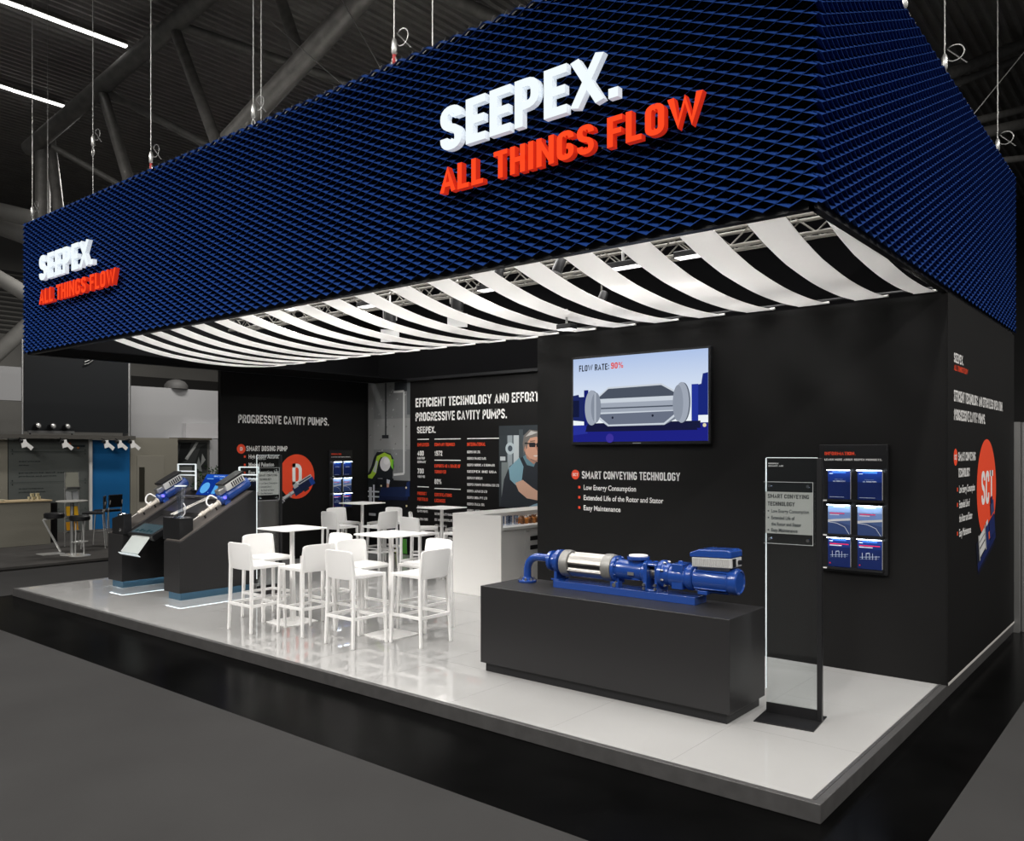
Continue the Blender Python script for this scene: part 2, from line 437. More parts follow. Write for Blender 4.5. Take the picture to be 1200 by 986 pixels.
# =================================================================== SETTING
mb = MB(); mb.box(-45, 16, -16, 28, -0.05, 0.0)
floor = struct(mb.build('floor', M['hall_floor']), 'glossy black hall floor around the exhibition stand', 'floor')
mb = MB(); mb.box(-45, 0.52, -16, -1.0, 0.0, 0.006); mb.box(0.52, 1.62, -16, -4.0, 0.0, 0.006) if 0 else None
c1 = struct(mb.build('carpet', M['carpet']), 'wide grey aisle carpet in front of the stand', 'carpet')
mb = MB(); mb.box(0.52, 16, -16, 28, 0.0, 0.006)
struct(mb.build('carpet', M['carpet']), 'grey aisle carpet along the right side of the stand', 'carpet')
mb = MB(); mb.box(-45, -14.75, -0.95, 28, 0.0, 0.04)
struct(mb.build('carpet', M['dark_carpet']), 'raised charcoal carpet floor of the neighbouring booth', 'carpet')
mb = MB(); mb.box(-14.45, -11.75, -0.95, 28, 0.0, 0.006)
struct(mb.build('carpet', M['carpet']), 'grey aisle carpet between the stand and the neighbouring booth', 'carpet')

PX0, PX1, PY0, PY1, PZ = -11.69, 0.0, 0.0, 6.55, 0.11
mb = MB(); mb.box(PX0 + .07, PX1 - .07, PY0 + .05, PY1, 0.0, PZ)
plat = struct(mb.build('platform_floor', M['white_floor']), 'raised glossy white floor of the stand', 'floor')
mb = MB()
e_ = [(PX0, PY0), (PX1, PY0), (PX1, PY1), (PX1 - .07, PY1), (PX1 - .07, PY0 + .05), (PX0 + .07, PY0 + .05), (PX0 + .07, PY1), (PX0, PY1)]
mb.prism(e_, (0, 0, 0), UX, UY, UZ, PZ + .001)
mb.build('edge_trim', M['edge'], plat, bevel=.004)
mb = MB()
mb.box(PX1 - .06, PX1 - .045, PY0 + .05, PY1, PZ + .001, PZ + .004)
mb.build('edge_channel', M['edge_top'], plat)
mb = MB()                                                   # floor tile joints
for k in range(1, 12): mb.box(-k * .98 - .0015, -k * .98 + .0015, .06, PY1 - .1, PZ, PZ + .0004)
for k in range(1, 7): mb.box(PX0 + .08, -.08, k * .98 - .0015, k * .98 + .0015, PZ, PZ + .0004)
mb.build('tile_joint', pm('joint', (.3, .296, .29), .12), plat)

WT = 3.46
BX = -11.30                                                 # left wall face
mb = MB(); mb.box(-4.4, 0.0, 3.09, 3.15, PZ, WT)
wall_front = struct(mb.build('wall_front', M['black_wall']), 'black cabin wall carrying the screen', 'wall')
mb = MB(); mb.box(-0.06, 0.008, 3.092, 6.45, PZ, WT - .002)
wall_right = struct(mb.build('wall_right', M['black_wall']), 'black outer side wall with the round orange emblem', 'wall')
mb = MB(); mb.box(-4.4, -4.34, 3.152, 6.39, PZ, WT - .004)
struct(mb.build('wall_cabin', M['black_wall']), 'black cabin wall beside the counter', 'wall')
mb = MB(); mb.box(BX, -0.06, 6.39, 6.45, PZ, WT)
wall_back = struct(mb.build('wall_back', M['black_wall']), 'black back wall with company facts', 'wall')
mb = MB(); mb.box(BX - .08, BX, 3.11, 6.45, PZ, WT + .17)
wall_left = struct(mb.build('wall_left', M['black_wall']), 'black left wall with the orange D emblem', 'wall')
mb = MB(); mb.box(0.002, 0.012, 3.1, 6.45, PZ, PZ + .02)
mb.build('light_trim', pm('light base trim', (.6, .58, .55), .4), wall_right)
mb = MB(); mb.box(0.0, 0.06, 6.46, 6.56, 0.0, 2.45); mb.tube((.09, 6.6, 0), (.09, 6.6, 2.45), .04, n=20)
tag(mb.build('end_post', M['alu'], smooth=True), 'silver aluminium end post at the far edge of the right wall', 'post')

# hall shell
mb = MB(); mb.box(-30.2, -30, -16, 28, 0, 11)
struct(mb.build('wall_hall_left', pm('hall wall panels', (.36, .35, .325), .7, noise=(.6, .1))), 'pale grey far wall of the hall', 'wall')
mb = MB(); mb.box(-30, 16, 27, 27.2, 0, 11)
struct(mb.build('wall_hall_back', pm('hall back wall', (.05, .05, .05), .7, noise=(.6, .1))), 'dark far wall behind the stand', 'wall')
mb = MB()                                                   # corrugated roof
n = 230
for i in range(n):
    x = -30 + i * .2
    mb.add([(x, -16, 10.5), (x + .1, -16, 10.5), (x + .12, -16, 10.44), (x + .18, -16, 10.44), (x + .2, -16, 10.5),
            (x, 28, 10.5), (x + .1, 28, 10.5), (x + .12, 28, 10.44), (x + .18, 28, 10.44), (x + .2, 28, 10.5)],
           [(j, j + 1, j + 6, j + 5) for j in range(4)])
ceiling = struct(mb.build('ceiling', M['ceiling'], fix=False), 'dark corrugated hall roof', 'ceiling')
# ribbed upper cladding of hall wall and ducts, seen past the left end
mb = MB()
for k in range(14): mb.box(-29.99, -29.93, -10, 20, 6.2 + k * .16, 6.28 + k * .16)
struct(mb.build('trim_1', pm('ribbed cladding', (.10, .098, .092), .6)), 'ribbed cladding high on the far hall wall', 'trim')
mb = MB(); mb.box(-29.9, -29.5, -10, 20, 4.6, 5.0)
struct(mb.build('trim_2', pm('beam grey', (.06, .058, .055), .6)), 'dark ledge beam along the far hall wall', 'trim')

def roof_tube(a, b, r, label):
    m_ = MB(); m_.tube(a, b, r, n=20)
    return struct(m_.build('roof_truss_tube', M['duct' if 'duct' in label or 'beam' in label else 'grey_pole'], smooth=True), label, 'roof truss')
P_ = lambda x, y, d: at(x, y, d)
roof_tube(P_(34, 175, 17.5), P_(262, -22, 14.5), .165, 'thick grey roof truss tube climbing to the upper edge at the left')
roof_tube(P_(120, 108, 16.3), P_(152, 215, 15.0), .10, 'slanting grey truss brace below the left chord')
roof_tube(P_(205, 35, 15.2), P_(262, 190, 13.8), .10, 'second slanting truss brace below the left chord')
roof_tube(P_(122, 106, 16.3), P_(262, 180, 16.5), .075, 'thin grey truss brace running right behind the mesh canopy')
roof_tube(P_(62, 172, 17), P_(190, 245, 17), .06, 'thin truss brace low at the left behind hanging wires')
roof_tube(P_(210, 30, 15.2), P_(430, 105, 16.5), .085, 'long thin truss brace crossing behind the twin wires')
roof_tube(P_(268, 165, 13.5), P_(440, -20, 12.0), .165, 'thick grey roof chord rising behind the twin wires')
roof_tube(P_(326, -10, 13.5), P_(352, 68, 13.0), .095, 'short truss brace meeting the chord near the top edge')
roof_tube(P_(490, -20, 14.4), P_(640, 50, 14.4), .12, 'dark roof tube above the big letters')
roof_tube(P_(50, 160, 17.5), P_(50, 300, 17.5), .15, 'grey vertical hall column behind the left canopy corner')
roof_tube(P_(58, 160, 17.6), P_(74, 290, 17.2), .11, 'grey slanted strut beside the vertical hall column')
roof_tube(P_(-30, 240, 22), P_(60, 262, 22), .22, 'grey duct pipe entering behind the left canopy corner, upper of two')
roof_tube(P_(-30, 252, 23), P_(60, 285, 23), .30, 'grey duct pipe entering behind the left canopy corner, lower of two')
roof_tube(P_(-20, 315, 22), P_(40, 350, 22), .20, 'slanted grey steel beam left of the small letters')
roof_tube(P_(-20, 430, 24), P_(45, 370, 24), .22, 'dark slanted brace below the slanted beam at far left')
for (a, b, r, t) in (((1105, 90, 14), (1230, 38, 17), .10, 'upper'), ((1085, 112, 14), (1230, 55, 17), .07, 'second'), ((1120, 148, 14), (1230, 120, 17), .07, 'third'),
                     ((1135, 160, 14), (1230, 138, 17), .10, 'fourth'), ((1160, 190, 14), (1230, 182, 17), .06, 'lowest')):
    roof_tube(P_(*a), P_(*b), r, t + ' of the dark roof pipes beyond the right edge of the canopy')

def fluo(p0, p1, label):
    t = thing('fluorescent_light', label, 'light', tuple(p0), group='hall tube lights')
    d = p1 - p0
    n_ = Vector((-d.y, d.x, 0)).normalized()
    m_ = MB(); m_.prism([(-.07, 0), (.07, 0), (.05, .08), (-.05, .08)], (0, 0, 0), n_, UZ, d.normalized(), d.length); m_.build('housing', M['grey_pole'], t)
    m_ = MB(); m_.prism(rrect(-.055, .055, -.035, -.002, .012), (0, 0, 0), n_, UZ, d.normalized(), d.length); m_.build('tube', M['tube_light'], t)
    return t
def onz(px, py, z): 
    r = _fw + _rt * ((px - 600) / FPX) + UZ * ((HY - py) / FPX); return CAM + r * ((z - CAM.z) / r.z)
for i, (a, b) in enumerate((((-60, -22), (27, 8.5)), ((28.5, 9), (82.5, 29.5)), ((84, 30), (148, 53.5)))):
    fluo(onz(*a, 10.3), onz(*b, 10.3), ('leftmost', 'middle', 'rightmost')[i] + ' white tube light in the upper row under the hall roof')
for i, (a, b) in enumerate((((-60, 80), (13.5, 104.5)), ((14.5, 105), (75, 124)))):
    fluo(onz(*a, 10.3), onz(*b, 10.3), ('left', 'right')[i] + ' white tube light in the lower row under the hall roof')

# =================================================================== CANOPY
FX0, FX1, FY0, FY1, FZ0, FZ1 = -11.04, 0.012, -0.08, 6.42, 3.495, 5.30
canopy = thing('suspended_canopy', 'huge suspended canopy clad in blue expanded metal mesh above the stand', 'canopy', (0, 0, FZ0))
LWD, SWD = .157, .07
def mesh_panel(nu, nv):
    """expanded metal: nu x nv half cells, strands as tilted flat bars; local u = x, out = -y, z up"""
    m_ = MB(); a = Vector((0, 1.45, 1)).normalized() * .0275; th = .0008
    for i in range(nu):
        for j in range(0, nv + 1):
            if (i + j) % 2: continue
            for dj in (1, -1):
                if not 0 <= j + dj <= nv: continue
                p = Vector((i * LWD / 2, 0, j * SWD / 2)); q = Vector((i * LWD / 2 + LWD / 2, 0, (j + dj) * SWD / 2))
                d = (q - p).normalized(); nn = d.cross(a).normalized() * th
                p = p - d * .004; q = q + d * .004
                vs = [p - a - nn, p + a - nn, p + a + nn, p - a + nn, q - a - nn, q + a - nn, q + a + nn, q - a + nn]
                m_.add(vs, [(0, 1, 5, 4), (1, 2, 6, 5), (2, 3, 7, 6), (3, 0, 4, 7)])
    return m_
nv = 52
pn = 16
pw = pn * LWD / 2                                            # 1.256 m panels
proto = mesh_panel(pn, nv).build('mesh_panel', M['blue_mesh'], canopy)
npan = 9
kx = (FX1 - FX0) / (npan * pw)
kz = (FZ1 - FZ0) / (nv * SWD / 2)
def put_panel(o, loc, rz, k):
    o.location = loc; o.rotation_euler = (0, 0, rz); o.scale = (k, 1, kz)
for i in range(npan):
    o = proto if i == 0 else proto.copy()
    if i: COL.objects.link(o); o.parent = canopy
    put_panel(o, (FX0 + i * pw * kx, FY0, 0), 0, kx)
ky = (FY1 - FY0) / (5 * pw)
for i in range(5):
    o = proto.copy(); COL.objects.link(o); o.parent = canopy; put_panel(o, (FX1, FY0 + i * pw * ky, 0), PI / 2, ky)
for i in range(5):
    o = proto.copy(); COL.objects.link(o); o.parent = canopy; put_panel(o, (FX0, FY1 - i * pw * ky, 0), -PI / 2, ky)
mb = MB()
h = FZ1 - FZ0
mb.box(FX0 + .10, FX1 - .05, FY0 + .10, FY0 + .115, .0, h - .02); mb.box(FX0 + .10, FX1 - .10, FY1 - .06, FY1 - .05, 0, h)
mb.box(FX1 - .05, FX1 - .04, FY0 + .10, FY1 - .06, .0, h - .02); mb.box(FX0 + .10, FX0 + .115, FY0 + .115, FY1 - .06, .03, h - .02)
mb.build('backing_cloth', M['black_cloth'], canopy)
mb = MB()
for z in (-.03, h - .05):
    mb.box(FX0 + .03, FX1 - .03, FY0 + .03, FY0 + .09, z, z + .05); mb.box(FX0 + .03, FX1 - .03, FY1 - .12, FY1 - .06, z, z + .05)
    mb.box(FX1 - .06, FX1 - .012, FY0 + .03, FY1 - .06, z, z + .05); mb.box(FX0 + .03, FX0 + .09, FY0 + .03, FY1 - .06, z, z + .05)
mb.build('frame', M['black'], canopy)
for yy in (1.85, 3.72):                                       # seam battens between side panels
    mb = MB(); mb.box(FX1 - .012, FX1 - .004, yy - .03, yy + .03, 0, h); mb.build('seam_batten', M['blue_mesh'], canopy)

mb = MB()
for i in range(90): 
    x = FX0 + .06 + i * (FX1 - FX0 - .12) / 89; mb.tube((x, FY0, h - .02), (x + .03, FY0 - .004, h + .012), .003, n=6)
for i in range(46):
    y = FY0 + .06 + i * (FY1 - FY0 - .12) / 45; mb.tube((FX1, y, h - .02), (FX1 + .004, y + .03, h + .012), .003, n=6)
o = mb.build('cable_tie', M['wire'], canopy); o['kind'] = 'stuff'

# black valance closing the left end below the canopy
mb = MB(); mb.box(FX0 + .03, -10.05, FY0 + .12, 6.36, FZ0 - .015, FZ0)
mb.build('soffit_cloth', M['black_cloth'], None).parent = canopy
canopy.children[-1].location = (0, 0, -FZ0)

# illuminated letters
def sign(x0, label):
    t = thing('illuminated_sign', label, 'sign', (x0, -.2, 4.056), group='letter signs on the canopy front')
    x = 0; W = 1.585; sx = W / text_len('SEEPEX.')
    for ch in 'SEEPEX.':
        m_ = MB(); put_glyph(m_, ch, x, sx, .33, Vector((0, 0, .315)), UX, UZ, Vector((0, -1, 0)), .05, 0, 1)
        m_.build('white_letter', [M['white_face'], M['white_sign']], t); x += (G[ch][0] + GAP) * sx
    x = 0; W = 2.165; s_ = 'ALL THINGS FLOW'; sx = W / text_len(s_)
    for ch in s_:
        if ch in G:
            m_ = MB(); put_glyph(m_, ch, x, sx, .195, Vector((0, 0, 0)), UX, UZ, Vector((0, -1, 0)), .05, 0, 1)
            m_.build('red_letter', [M['red_face'], M['red_side']], t)
        x += ((G[ch][0] if ch in G else .2) + GAP) * sx
    for k in (.28, .95, 1.45, 2.0):
        m_ = MB(); m_.tube((k, .02, .02), (k, .11, .02), .006, n=8); m_.build('standoff_pin', M['chrome'], t)
    return t
sign(-2.79, 'large glowing white and orange letters near the right corner of the blue mesh')
sign(-10.22, 'glowing white and orange letters at the far left end of the blue mesh')

# fabric strips under the canopy
def zc(y):
    pts = ((.12, 3.83), (.45, 3.705), (.58, 3.68), (1.0, 3.58), (1.4, 3.505), (2.0, 3.452), (2.6, 3.445), (3.05, 3.47), (3.3, 3.5))
    for i in range(len(pts) - 1):
        if y <= pts[i + 1][0] or i == len(pts) - 2:
            p0 = pts[max(i - 1, 0)][1]; p1 = pts[i][1]; p2 = pts[i + 1][1]; p3 = pts[min(i + 2, len(pts) - 1)][1]
            t = (y - pts[i][0]) / (pts[i + 1][0] - pts[i][0])
            return .5 * (2 * p1 + (p2 - p0) * t + (2 * p0 - 5 * p1 + 4 * p2 - p3) * t * t + (3 * p1 - p0 - 3 * p2 + p3) * t ** 3)
ORD = ['nearest', 'second', 'third', 'fourth', 'fifth', 'sixth', 'seventh', 'eighth', 'ninth', 'tenth', 'eleventh', 'twelfth', 'thirteenth', 'fourteenth',
       'fifteenth', 'sixteenth', 'seventeenth', 'eighteenth', 'nineteenth']
def strip(x0, x1, y1, label):
    m_ = MB(); N = 30; vs = []
    for i in range(N + 1):
        y = .14 + (y1 - .14) * i / N; z = zc(y)
        vs += [(x0, y, z), (x1, y, z), (x1, y, z + .004), (x0, y, z + .004)]
    fs = []
    for i in range(N):
        for j in range(4): fs.append((i * 4 + j, i * 4 + (j + 1) % 4, i * 4 + 4 + (j + 1) % 4, i * 4 + 4 + j))
    fs += [(0, 1, 2, 3), tuple(N * 4 + k for k in (3, 2, 1, 0))]
    m_.add(vs, fs)
    o = tag(m_.build('fabric_strip', M['fabric'], smooth=True), label, 'fabric strip', 'white strips under the canopy')
    for y_ in (.14, y1):
        m2 = MB(); m2.tube((x0 - .01, y_, zc(y_) + .01), (x1 + .01, y_, zc(y_) + .01), .011, n=8); m2.build('hem_rod', M['white_lac'], o, smooth=True)
    return o
strip(-.245, -.075, 3.05, 'white fabric strip hard against the right edge of the canopy, narrow in view')
for k in range(19):
    x0 = -.737 - .5147 * k
    strip(x0, x0 + .27, 3.05 if x0 > -4.6 else 3.32, ('last and leftmost' if k == 18 else ORD[k]) + ' full white fabric strip counting from the right canopy corner leftwards')

for (x0, x1, y, z, lab) in ((FX0 + .1, FX1 - .06, .14, zc(.14) + .034, 'black rail behind the mesh front holding the front ends of the strips'), (-4.38, FX1 - .06, 3.055, zc(3.05) + .033, 'black rail on top of the cabin wall holding the strip ends'), (FX0 + .1, -4.42, 3.325, zc(3.3) + .033, 'black rail over the tables holding the rear ends of the left strips')):
    mb = MB(); mb.tube((x0, y, z), (x1, y, z), .014, n=8); tag(mb.build('strip_rail', M['black']), lab, 'rail')

# lighting truss inside the canopy
def truss(p0, p1, w_, hgt, label):
    t = thing('lighting_truss', label, 'truss', tuple(p0))
    d = Vector(p1) - Vector(p0); L = d.length; d.normalize(); s_ = Vector((-d.y, d.x, 0))
    ch = [(-w_ / 2, 0), (w_ / 2, 0), (-w_ / 2, hgt), (w_ / 2, hgt)]
    for a, b in ch:
        m_ = MB(); m_.tube(s_ * a + UZ * b, s_ * a + UZ * b + d * L, .016, n=10); m_.build('chord', M['truss'], t, smooth=True)
    m_ = MB(); k = int(L / .19); st = L / k
    for (a, b) in ((0, 2), (1, 3), (0, 1)):
        for i in range(k):
            A, B_ = ch[a], ch[b]
            if i % 2: A, B_ = B_, A
            m_.tube(s_ * A[0] + UZ * A[1] + d * (i * st), s_ * B_[0] + UZ * B_[1] + d * ((i + 1) * st), .007, n=6)
    m_.build('bracing', M['truss'], t, smooth=True)
    return t
truss((-9.6, 2.3, 3.93), (-.42, 2.3, 3.93), .16, .16, 'long aluminium lighting truss running above the white strips')
mb = MB(); mb.tube((-1.6, .9, 4.3), (-.25, 1.9, 4.4), .05, n=16); mb.tube((-1.9, 1.1, 4.3), (-1.2, 1.15, 4.36), .04, n=12)
tag(mb.build('canopy_beam', M['truss'], smooth=True), 'bare metal tube beam inside the canopy near its right corner', 'beam')

def floodlight(px, py, dep, label, w_=.17, glow='led_panel', watts=8):
    p = at(px, py, dep)
    t = thing('floodlight', label, 'floodlight', tuple(p), 0, 'flood lights between the strips')
    m_ = MB(); m_.box(-w_, w_, -.055, .055, 0, .05); m_.build('housing', M['black'], t, bevel=.006)
    hs = list(t.children)[0]; m_ = MB(); m_.box(-w_ + .01, w_ - .01, -.05, .05, -.006, 0.0); m_.build('lens', M[glow], hs)
    m_ = MB(); m_.tube((0, 0, .05), (0, 0, .2), .012, n=8); m_.build('bracket', M['alu'], t)
    area('floodlight_beam', (p.x, p.y, p.z - .012), 2 * w_, watts, (1, .985, .96), sy=.1)
    return t
floodlight(814, 300, 6.9, 'bright flood light between the two strips nearest the right corner')
floodlight(730, 314, 7.2, 'bright flood light left of the one nearest the corner')
floodlight(578, 339, 7.9, 'bright flood light above the orange slogan middle strips')
floodlight(432, 359, 8.8, 'bright flood light over the rear tables', .13, watts=26)
floodlight(345, 362, 9.5, 'bright flood light over the left tables', .13, watts=34)
floodlight(664, 386, 8.3, 'small lit flood light just above the black cabin wall edge', .09, watts=2)
def scoop(px, py, dep, label):
    p = at(px, py, dep)
    t = thing('stage_lamp', label, 'lamp', tuple(p), 0.6, 'stage lamps above the strips')
    m_ = MB(); m_.lathe([(.02, .20), (.07, .17), (.075, .0), (.07, -.03), (.06, -.03)], (0, 0, 0), n=20); m_.build('lamp_body', M['black'], t, smooth=True)
    m_ = MB(); m_.box(-.12, .12, -.01, .01, -.22, -.06); m_.build('frost_frame', pm('frost gel', (.45, .45, .45), .7), t)
    m_ = MB(); m_.path([(-.085, 0, .06), (-.09, 0, .2), (.09, 0, .2), (.085, 0, .06)], .008, n=8); m_.build('yoke', M['alu'], t)
    m_ = MB(); m_.tube((0, 0, .2), (0, 0, 1.0), .014, n=8); m_.build('drop_rod', M['alu'], t)
    return t
scoop(536, 362, 9.95, 'stage lamp with grey frost frame, right one of the two over the middle strips')
scoop(457, 381, 10.8, 'stage lamp with grey frost frame, left one of the two over the middle strips')
for px, py, dep, t in ((655, 312, 7.6, 'between the sixth and fifth strips'), (705, 352, 8.8, 'behind the third and fourth strips'), (585, 318, 8.1, 'hanging from the truss middle')):
    p = at(px, py, dep); q = thing('spot_lamp', 'small black spot lamp ' + t, 'lamp', tuple(p), 0, 'black spot lamps on the truss')
    m_ = MB(); m_.lathe([(.03, .1), (.045, .08), (.05, -.06), (.045, -.06)], (0, 0, 0), (0.3, .2, 1), n=16); m_.build('lamp_body', M['black'], q, smooth=True)
    m_ = MB(); m_.tube((0, 0, .08), (0, 0, .22), .01, n=8); m_.build('bracket', M['truss'], q)

# unseen panel lamps, added high in the canopy to light the stand
LEDW = 33.0
for i, x in enumerate((-10.0, -8.48, -6.95, -5.43, -3.9, -2.38, -0.86)):
    for j, y in enumerate((1.1, 2.6)):
        t = thing('added_panel_light', 'unseen panel lamp added high inside the canopy to light the stand', 'lamp', (x, y, 4.95), 0, 'added panel lamps inside the canopy')
        m_ = MB(); m_.box(-.6, .6, -.3, .3, 0.012, .05); m_.build('housing', M['alu'], t)
        m_ = MB(); m_.box(-.58, .58, -.28, .28, .006, .012); m_.build('diffuser', M['led_panel'], t)
        area('added_panel_glow', (x, y, 4.945), 1.16, LEDW, (1.0, .985, .96), sy=.56)
for x in (-9.6, -7.9, -6.2):
    y = 4.7
    t = thing('added_panel_light', 'unseen panel lamp added high inside the canopy to light the stand', 'lamp', (x, y, 4.95), 0, 'added panel lamps inside the canopy')
    m_ = MB(); m_.box(-.3, .3, -.3, .3, 0.012, .05); m_.build('housing', M['alu'], t)
    m_ = MB(); m_.box(-.28, .28, -.28, .28, .006, .012); m_.build('diffuser', M['led_panel'], t)
    area('added_panel_glow', (x, y, 4.945), .56, 16, (1.0, .985, .96))

# rigging wires
def rig(x, y, zlow, label, kind='clutch', ztop=10.45, up=None, twin=False):
    t = thing('rigging_wire', label, 'wire', (x, y, zlow), 0, 'wires carrying the canopy')
    lift = up or 0
    m_ = MB(); m_.tube((0, 0, .1 + lift), (0, 0, ztop - zlow), .006, n=8)
    if twin: m_.tube((.06, .05, .02), (.06, .05, ztop - zlow), .006, n=8)
    if lift: m_.tube((0, 0, .0), (0, 0, lift), .005, n=8)
    m_.build('wire_rope', M['wire'], t)
    m_ = MB(); m_.lathe([(.012, .0), (.024, .02), (.024, .11), (.014, .14)], (0, 0, .12 + lift), n=12); m_.build('wire_grip', M['zinc'], t, smooth=True)
    m_ = MB(); m_.path([(.03 * math.cos(a), 0, .055 + lift + .05 * math.sin(a)) for a in [i * 2 * PI / 16 for i in range(16)]], .007, n=6, closed=True); m_.build('shackle', M['zinc'], t, smooth=True)
    if kind == 'red':
        m_ = MB(); m_.tube((0, 0, .06), (0, 0, .13), .016, n=10); m_.build('red_hook', M['red_plastic'], t, smooth=True)
    m_ = MB(); m_.path([(.075 + .075 * math.cos(a), .02, .26 + lift + .07 * math.sin(a)) for a in [PI + i * 2 * PI / 18 for i in range(17)]] + [(.17, .03, .15 + lift)], .006, n=6); m_.build('wire_tail', M['wire'], t, smooth=True)
    return t
def rx(px, y): 
    r = _fw + _rt * ((px - 600) / FPX); k = (y - CAM.y) / r.y; return CAM.x + r.x * k
ZT = FZ1 + .02
for px, y, k, t, tw, upz in ((38, .05, 'clutch', 'steel wire with grip and shackle at the far left canopy corner', False, 0), (56, .9, 'clutch', 'second steel wire from the far left, behind the first', False, 0),
        (109, .05, 'clutch', 'steel wire with a high coiled tail between the left wires and the red hook', False, .55), (177, .05, 'red', 'steel wire ending in a red hook left of the twin wires', False, 0),
        (297, .05, 'clutch', 'pair of steel wires with a tangle of coils at their grip', True, 0), (462, .05, 'red', 'steel wire ending in a red hook above the big white letters', False, 0),
        (507, .3, 'clutch', 'low steel wire half hidden behind the canopy edge right of the red hook', False, -.12)):
    rig(rx(px, y), y, ZT + upz * 0 + (.0 if upz >= 0 else -.14), t, k, twin=tw, up=upz if upz > 0 else None)
def ry(px, x):
    r = _fw + _rt * ((px - 600) / FPX); k = (x - CAM.x) / r.x; return CAM.y + r.y * k
for px, t in ((1060, 'steel wire at the top of the right canopy face, nearest the front corner'), (1107, 'middle steel wire with grip on the right canopy edge'), (1169, 'steel wire with curled tail near the far end of the right canopy edge')):
    rig(-.06, ry(px, -.06), ZT, t)
mb = MB()
for a, b in (((960, 9), (1200, 110)),): pass
pts = [at(317, 25, 12), at(400, 98, 10.4)]
mb.tube(pts[0], pts[1], .006, n=6); mb.tube(at(398, -5, 12), at(445, 78, 9.8), .006, n=6); mb.tube(at(1140, 135, 8.9), at(1205, 55, 10), .006, n=6)
struct(mb.build('stay_wire', M['wire']), 'thin slanting stay wires between roof and canopy', 'wire')

# =================================================================== WALL GRAPHICS
NF = Vector((0, -1, 0))                                     # facing the aisle
def bullets(rows, o, u, v, nrm, x, hh, name, parent, par=None):
    m_ = MB(); b_ = MB()
    for (t, z, wd, dot) in rows:
        lower(t, Vector(o) + u * x + v * z, u, v, hh, wd, m_)
        if dot: b_.poly([(0, 0), (hh * .5, 0), (hh * .5, hh * .5), (0, hh * .5)], Vector(o) + u * (x - hh * 1.3) + v * (z + hh * .22), u, v)
    m_.build(name, WH, parent, fix=False)
    if b_.v: b_.build('bullet_point', RD, parent, fix=False)
def badge(o, u, v, nrm, r, t, parent, wd=1.3, hh=.62, name='badge'):
    m_ = MB(); m_.poly(circle(r), o, u, v, 0)
    lower(t, Vector(o) + nrm * .0008 - u * r * wd / 2 - v * r * hh / 2, u, v, r * hh, r * wd, m_, 1) if False else caps(t, Vector(o) + nrm * .0008 - u * r * wd / 2 - v * r * hh / 2, u, v, nrm, r * hh, r * wd, m_, mf=1)
    m_.build(name, [RD, WH], parent, fix=False)
# front cabin wall
yo = 3.0885
badge((-3.85, yo, 1.842), UX, UZ, NF, .055, 'SCT', wall_front)
caps('SMART CONVEYING TECHNOLOGY', (-3.76, yo, 1.797), UX, UZ, NF, .088, 1.24).build('heading_text', WH, wall_front, fix=False)
bullets((('Low Energy Consumption', 1.672, .685, 1), ('Extended Life of the Rotor and Stator', 1.556, 1.02, 1), ('Easy Maintenance', 1.44, .49, 1)),
        (-3.735, yo, 0), UX, UZ, NF, 0, .058, 'bullet_text', wall_front)
# back wall
yb = 6.388
sc_ = 1.003
caps('EFFICIENT TECHNOLOGY AND EFFORTLESS OPERATION.', (-9.9, yb, 2.96), UX, UZ, NF, .17, 2.98 * text_len('EFFICIENT TECHNOLOGY AND EFFORTLESS OPERATION.') / text_len('EFFICIENT TECHNOLOGY AND EFFORT')).build('heading_text', WH, wall_back, fix=False)
caps('PROGRESSIVE CAVITY PUMPS.', (-9.9, yb, 2.69), UX, UZ, NF, .17, 2.28).build('heading_text', WH, wall_back, fix=False)
caps('SEEPEX.', (-9.86, yb, 2.46), UX, UZ, NF, .125, .5).build('company_text', WH, wall_back, fix=False)
def col(x, w_, items):
    mw, mr = MB(), MB()
    for it in items:
        k, z = it[0], it[1]
        if k == 'l': mw.poly([(0, 0), (w_, 0), (w_, .016), (0, .016)], (x, yb, z), UX, UZ)
        elif k == 'r': caps(it[2], (x, yb, z), UX, UZ, NF, .062, min(w_, it[3]), mr)
        elif k == 'b': caps(it[2], (x, yb, z), UX, UZ, NF, .095, it[3], mw)
        else: caps(it[2], (x, yb, z), UX, UZ, NF, .045, it[3], mw)
    mw.build('facts_text', WH, wall_back, fix=False); mr.build('facts_heading', RD, wall_back, fix=False)
col(-9.85, .31, [('l', 2.335), ('r', 2.21, 'EMPLOYEES', .31), ('b', 2.03, '400', .17), ('t', 1.96, 'IN BOTTROP', .2), ('t', 1.89, 'GERMANY', .23), ('b', 1.69, '700', .17), ('t', 1.61, 'WORLDWIDE', .2),
                 ('l', 1.43), ('r', 1.28, 'PRODUCT', .25), ('r', 1.17, 'PORTFOLIO', .28), ('t', 1.03, 'PROGRESSIVE', .3), ('t', .95, 'CAVITY PUMPS', .28), ('t', .8, 'MACERATORS', .28), ('t', .65, 'CONTROL', .2), ('t', .58, 'SYSTEMS', .2)])
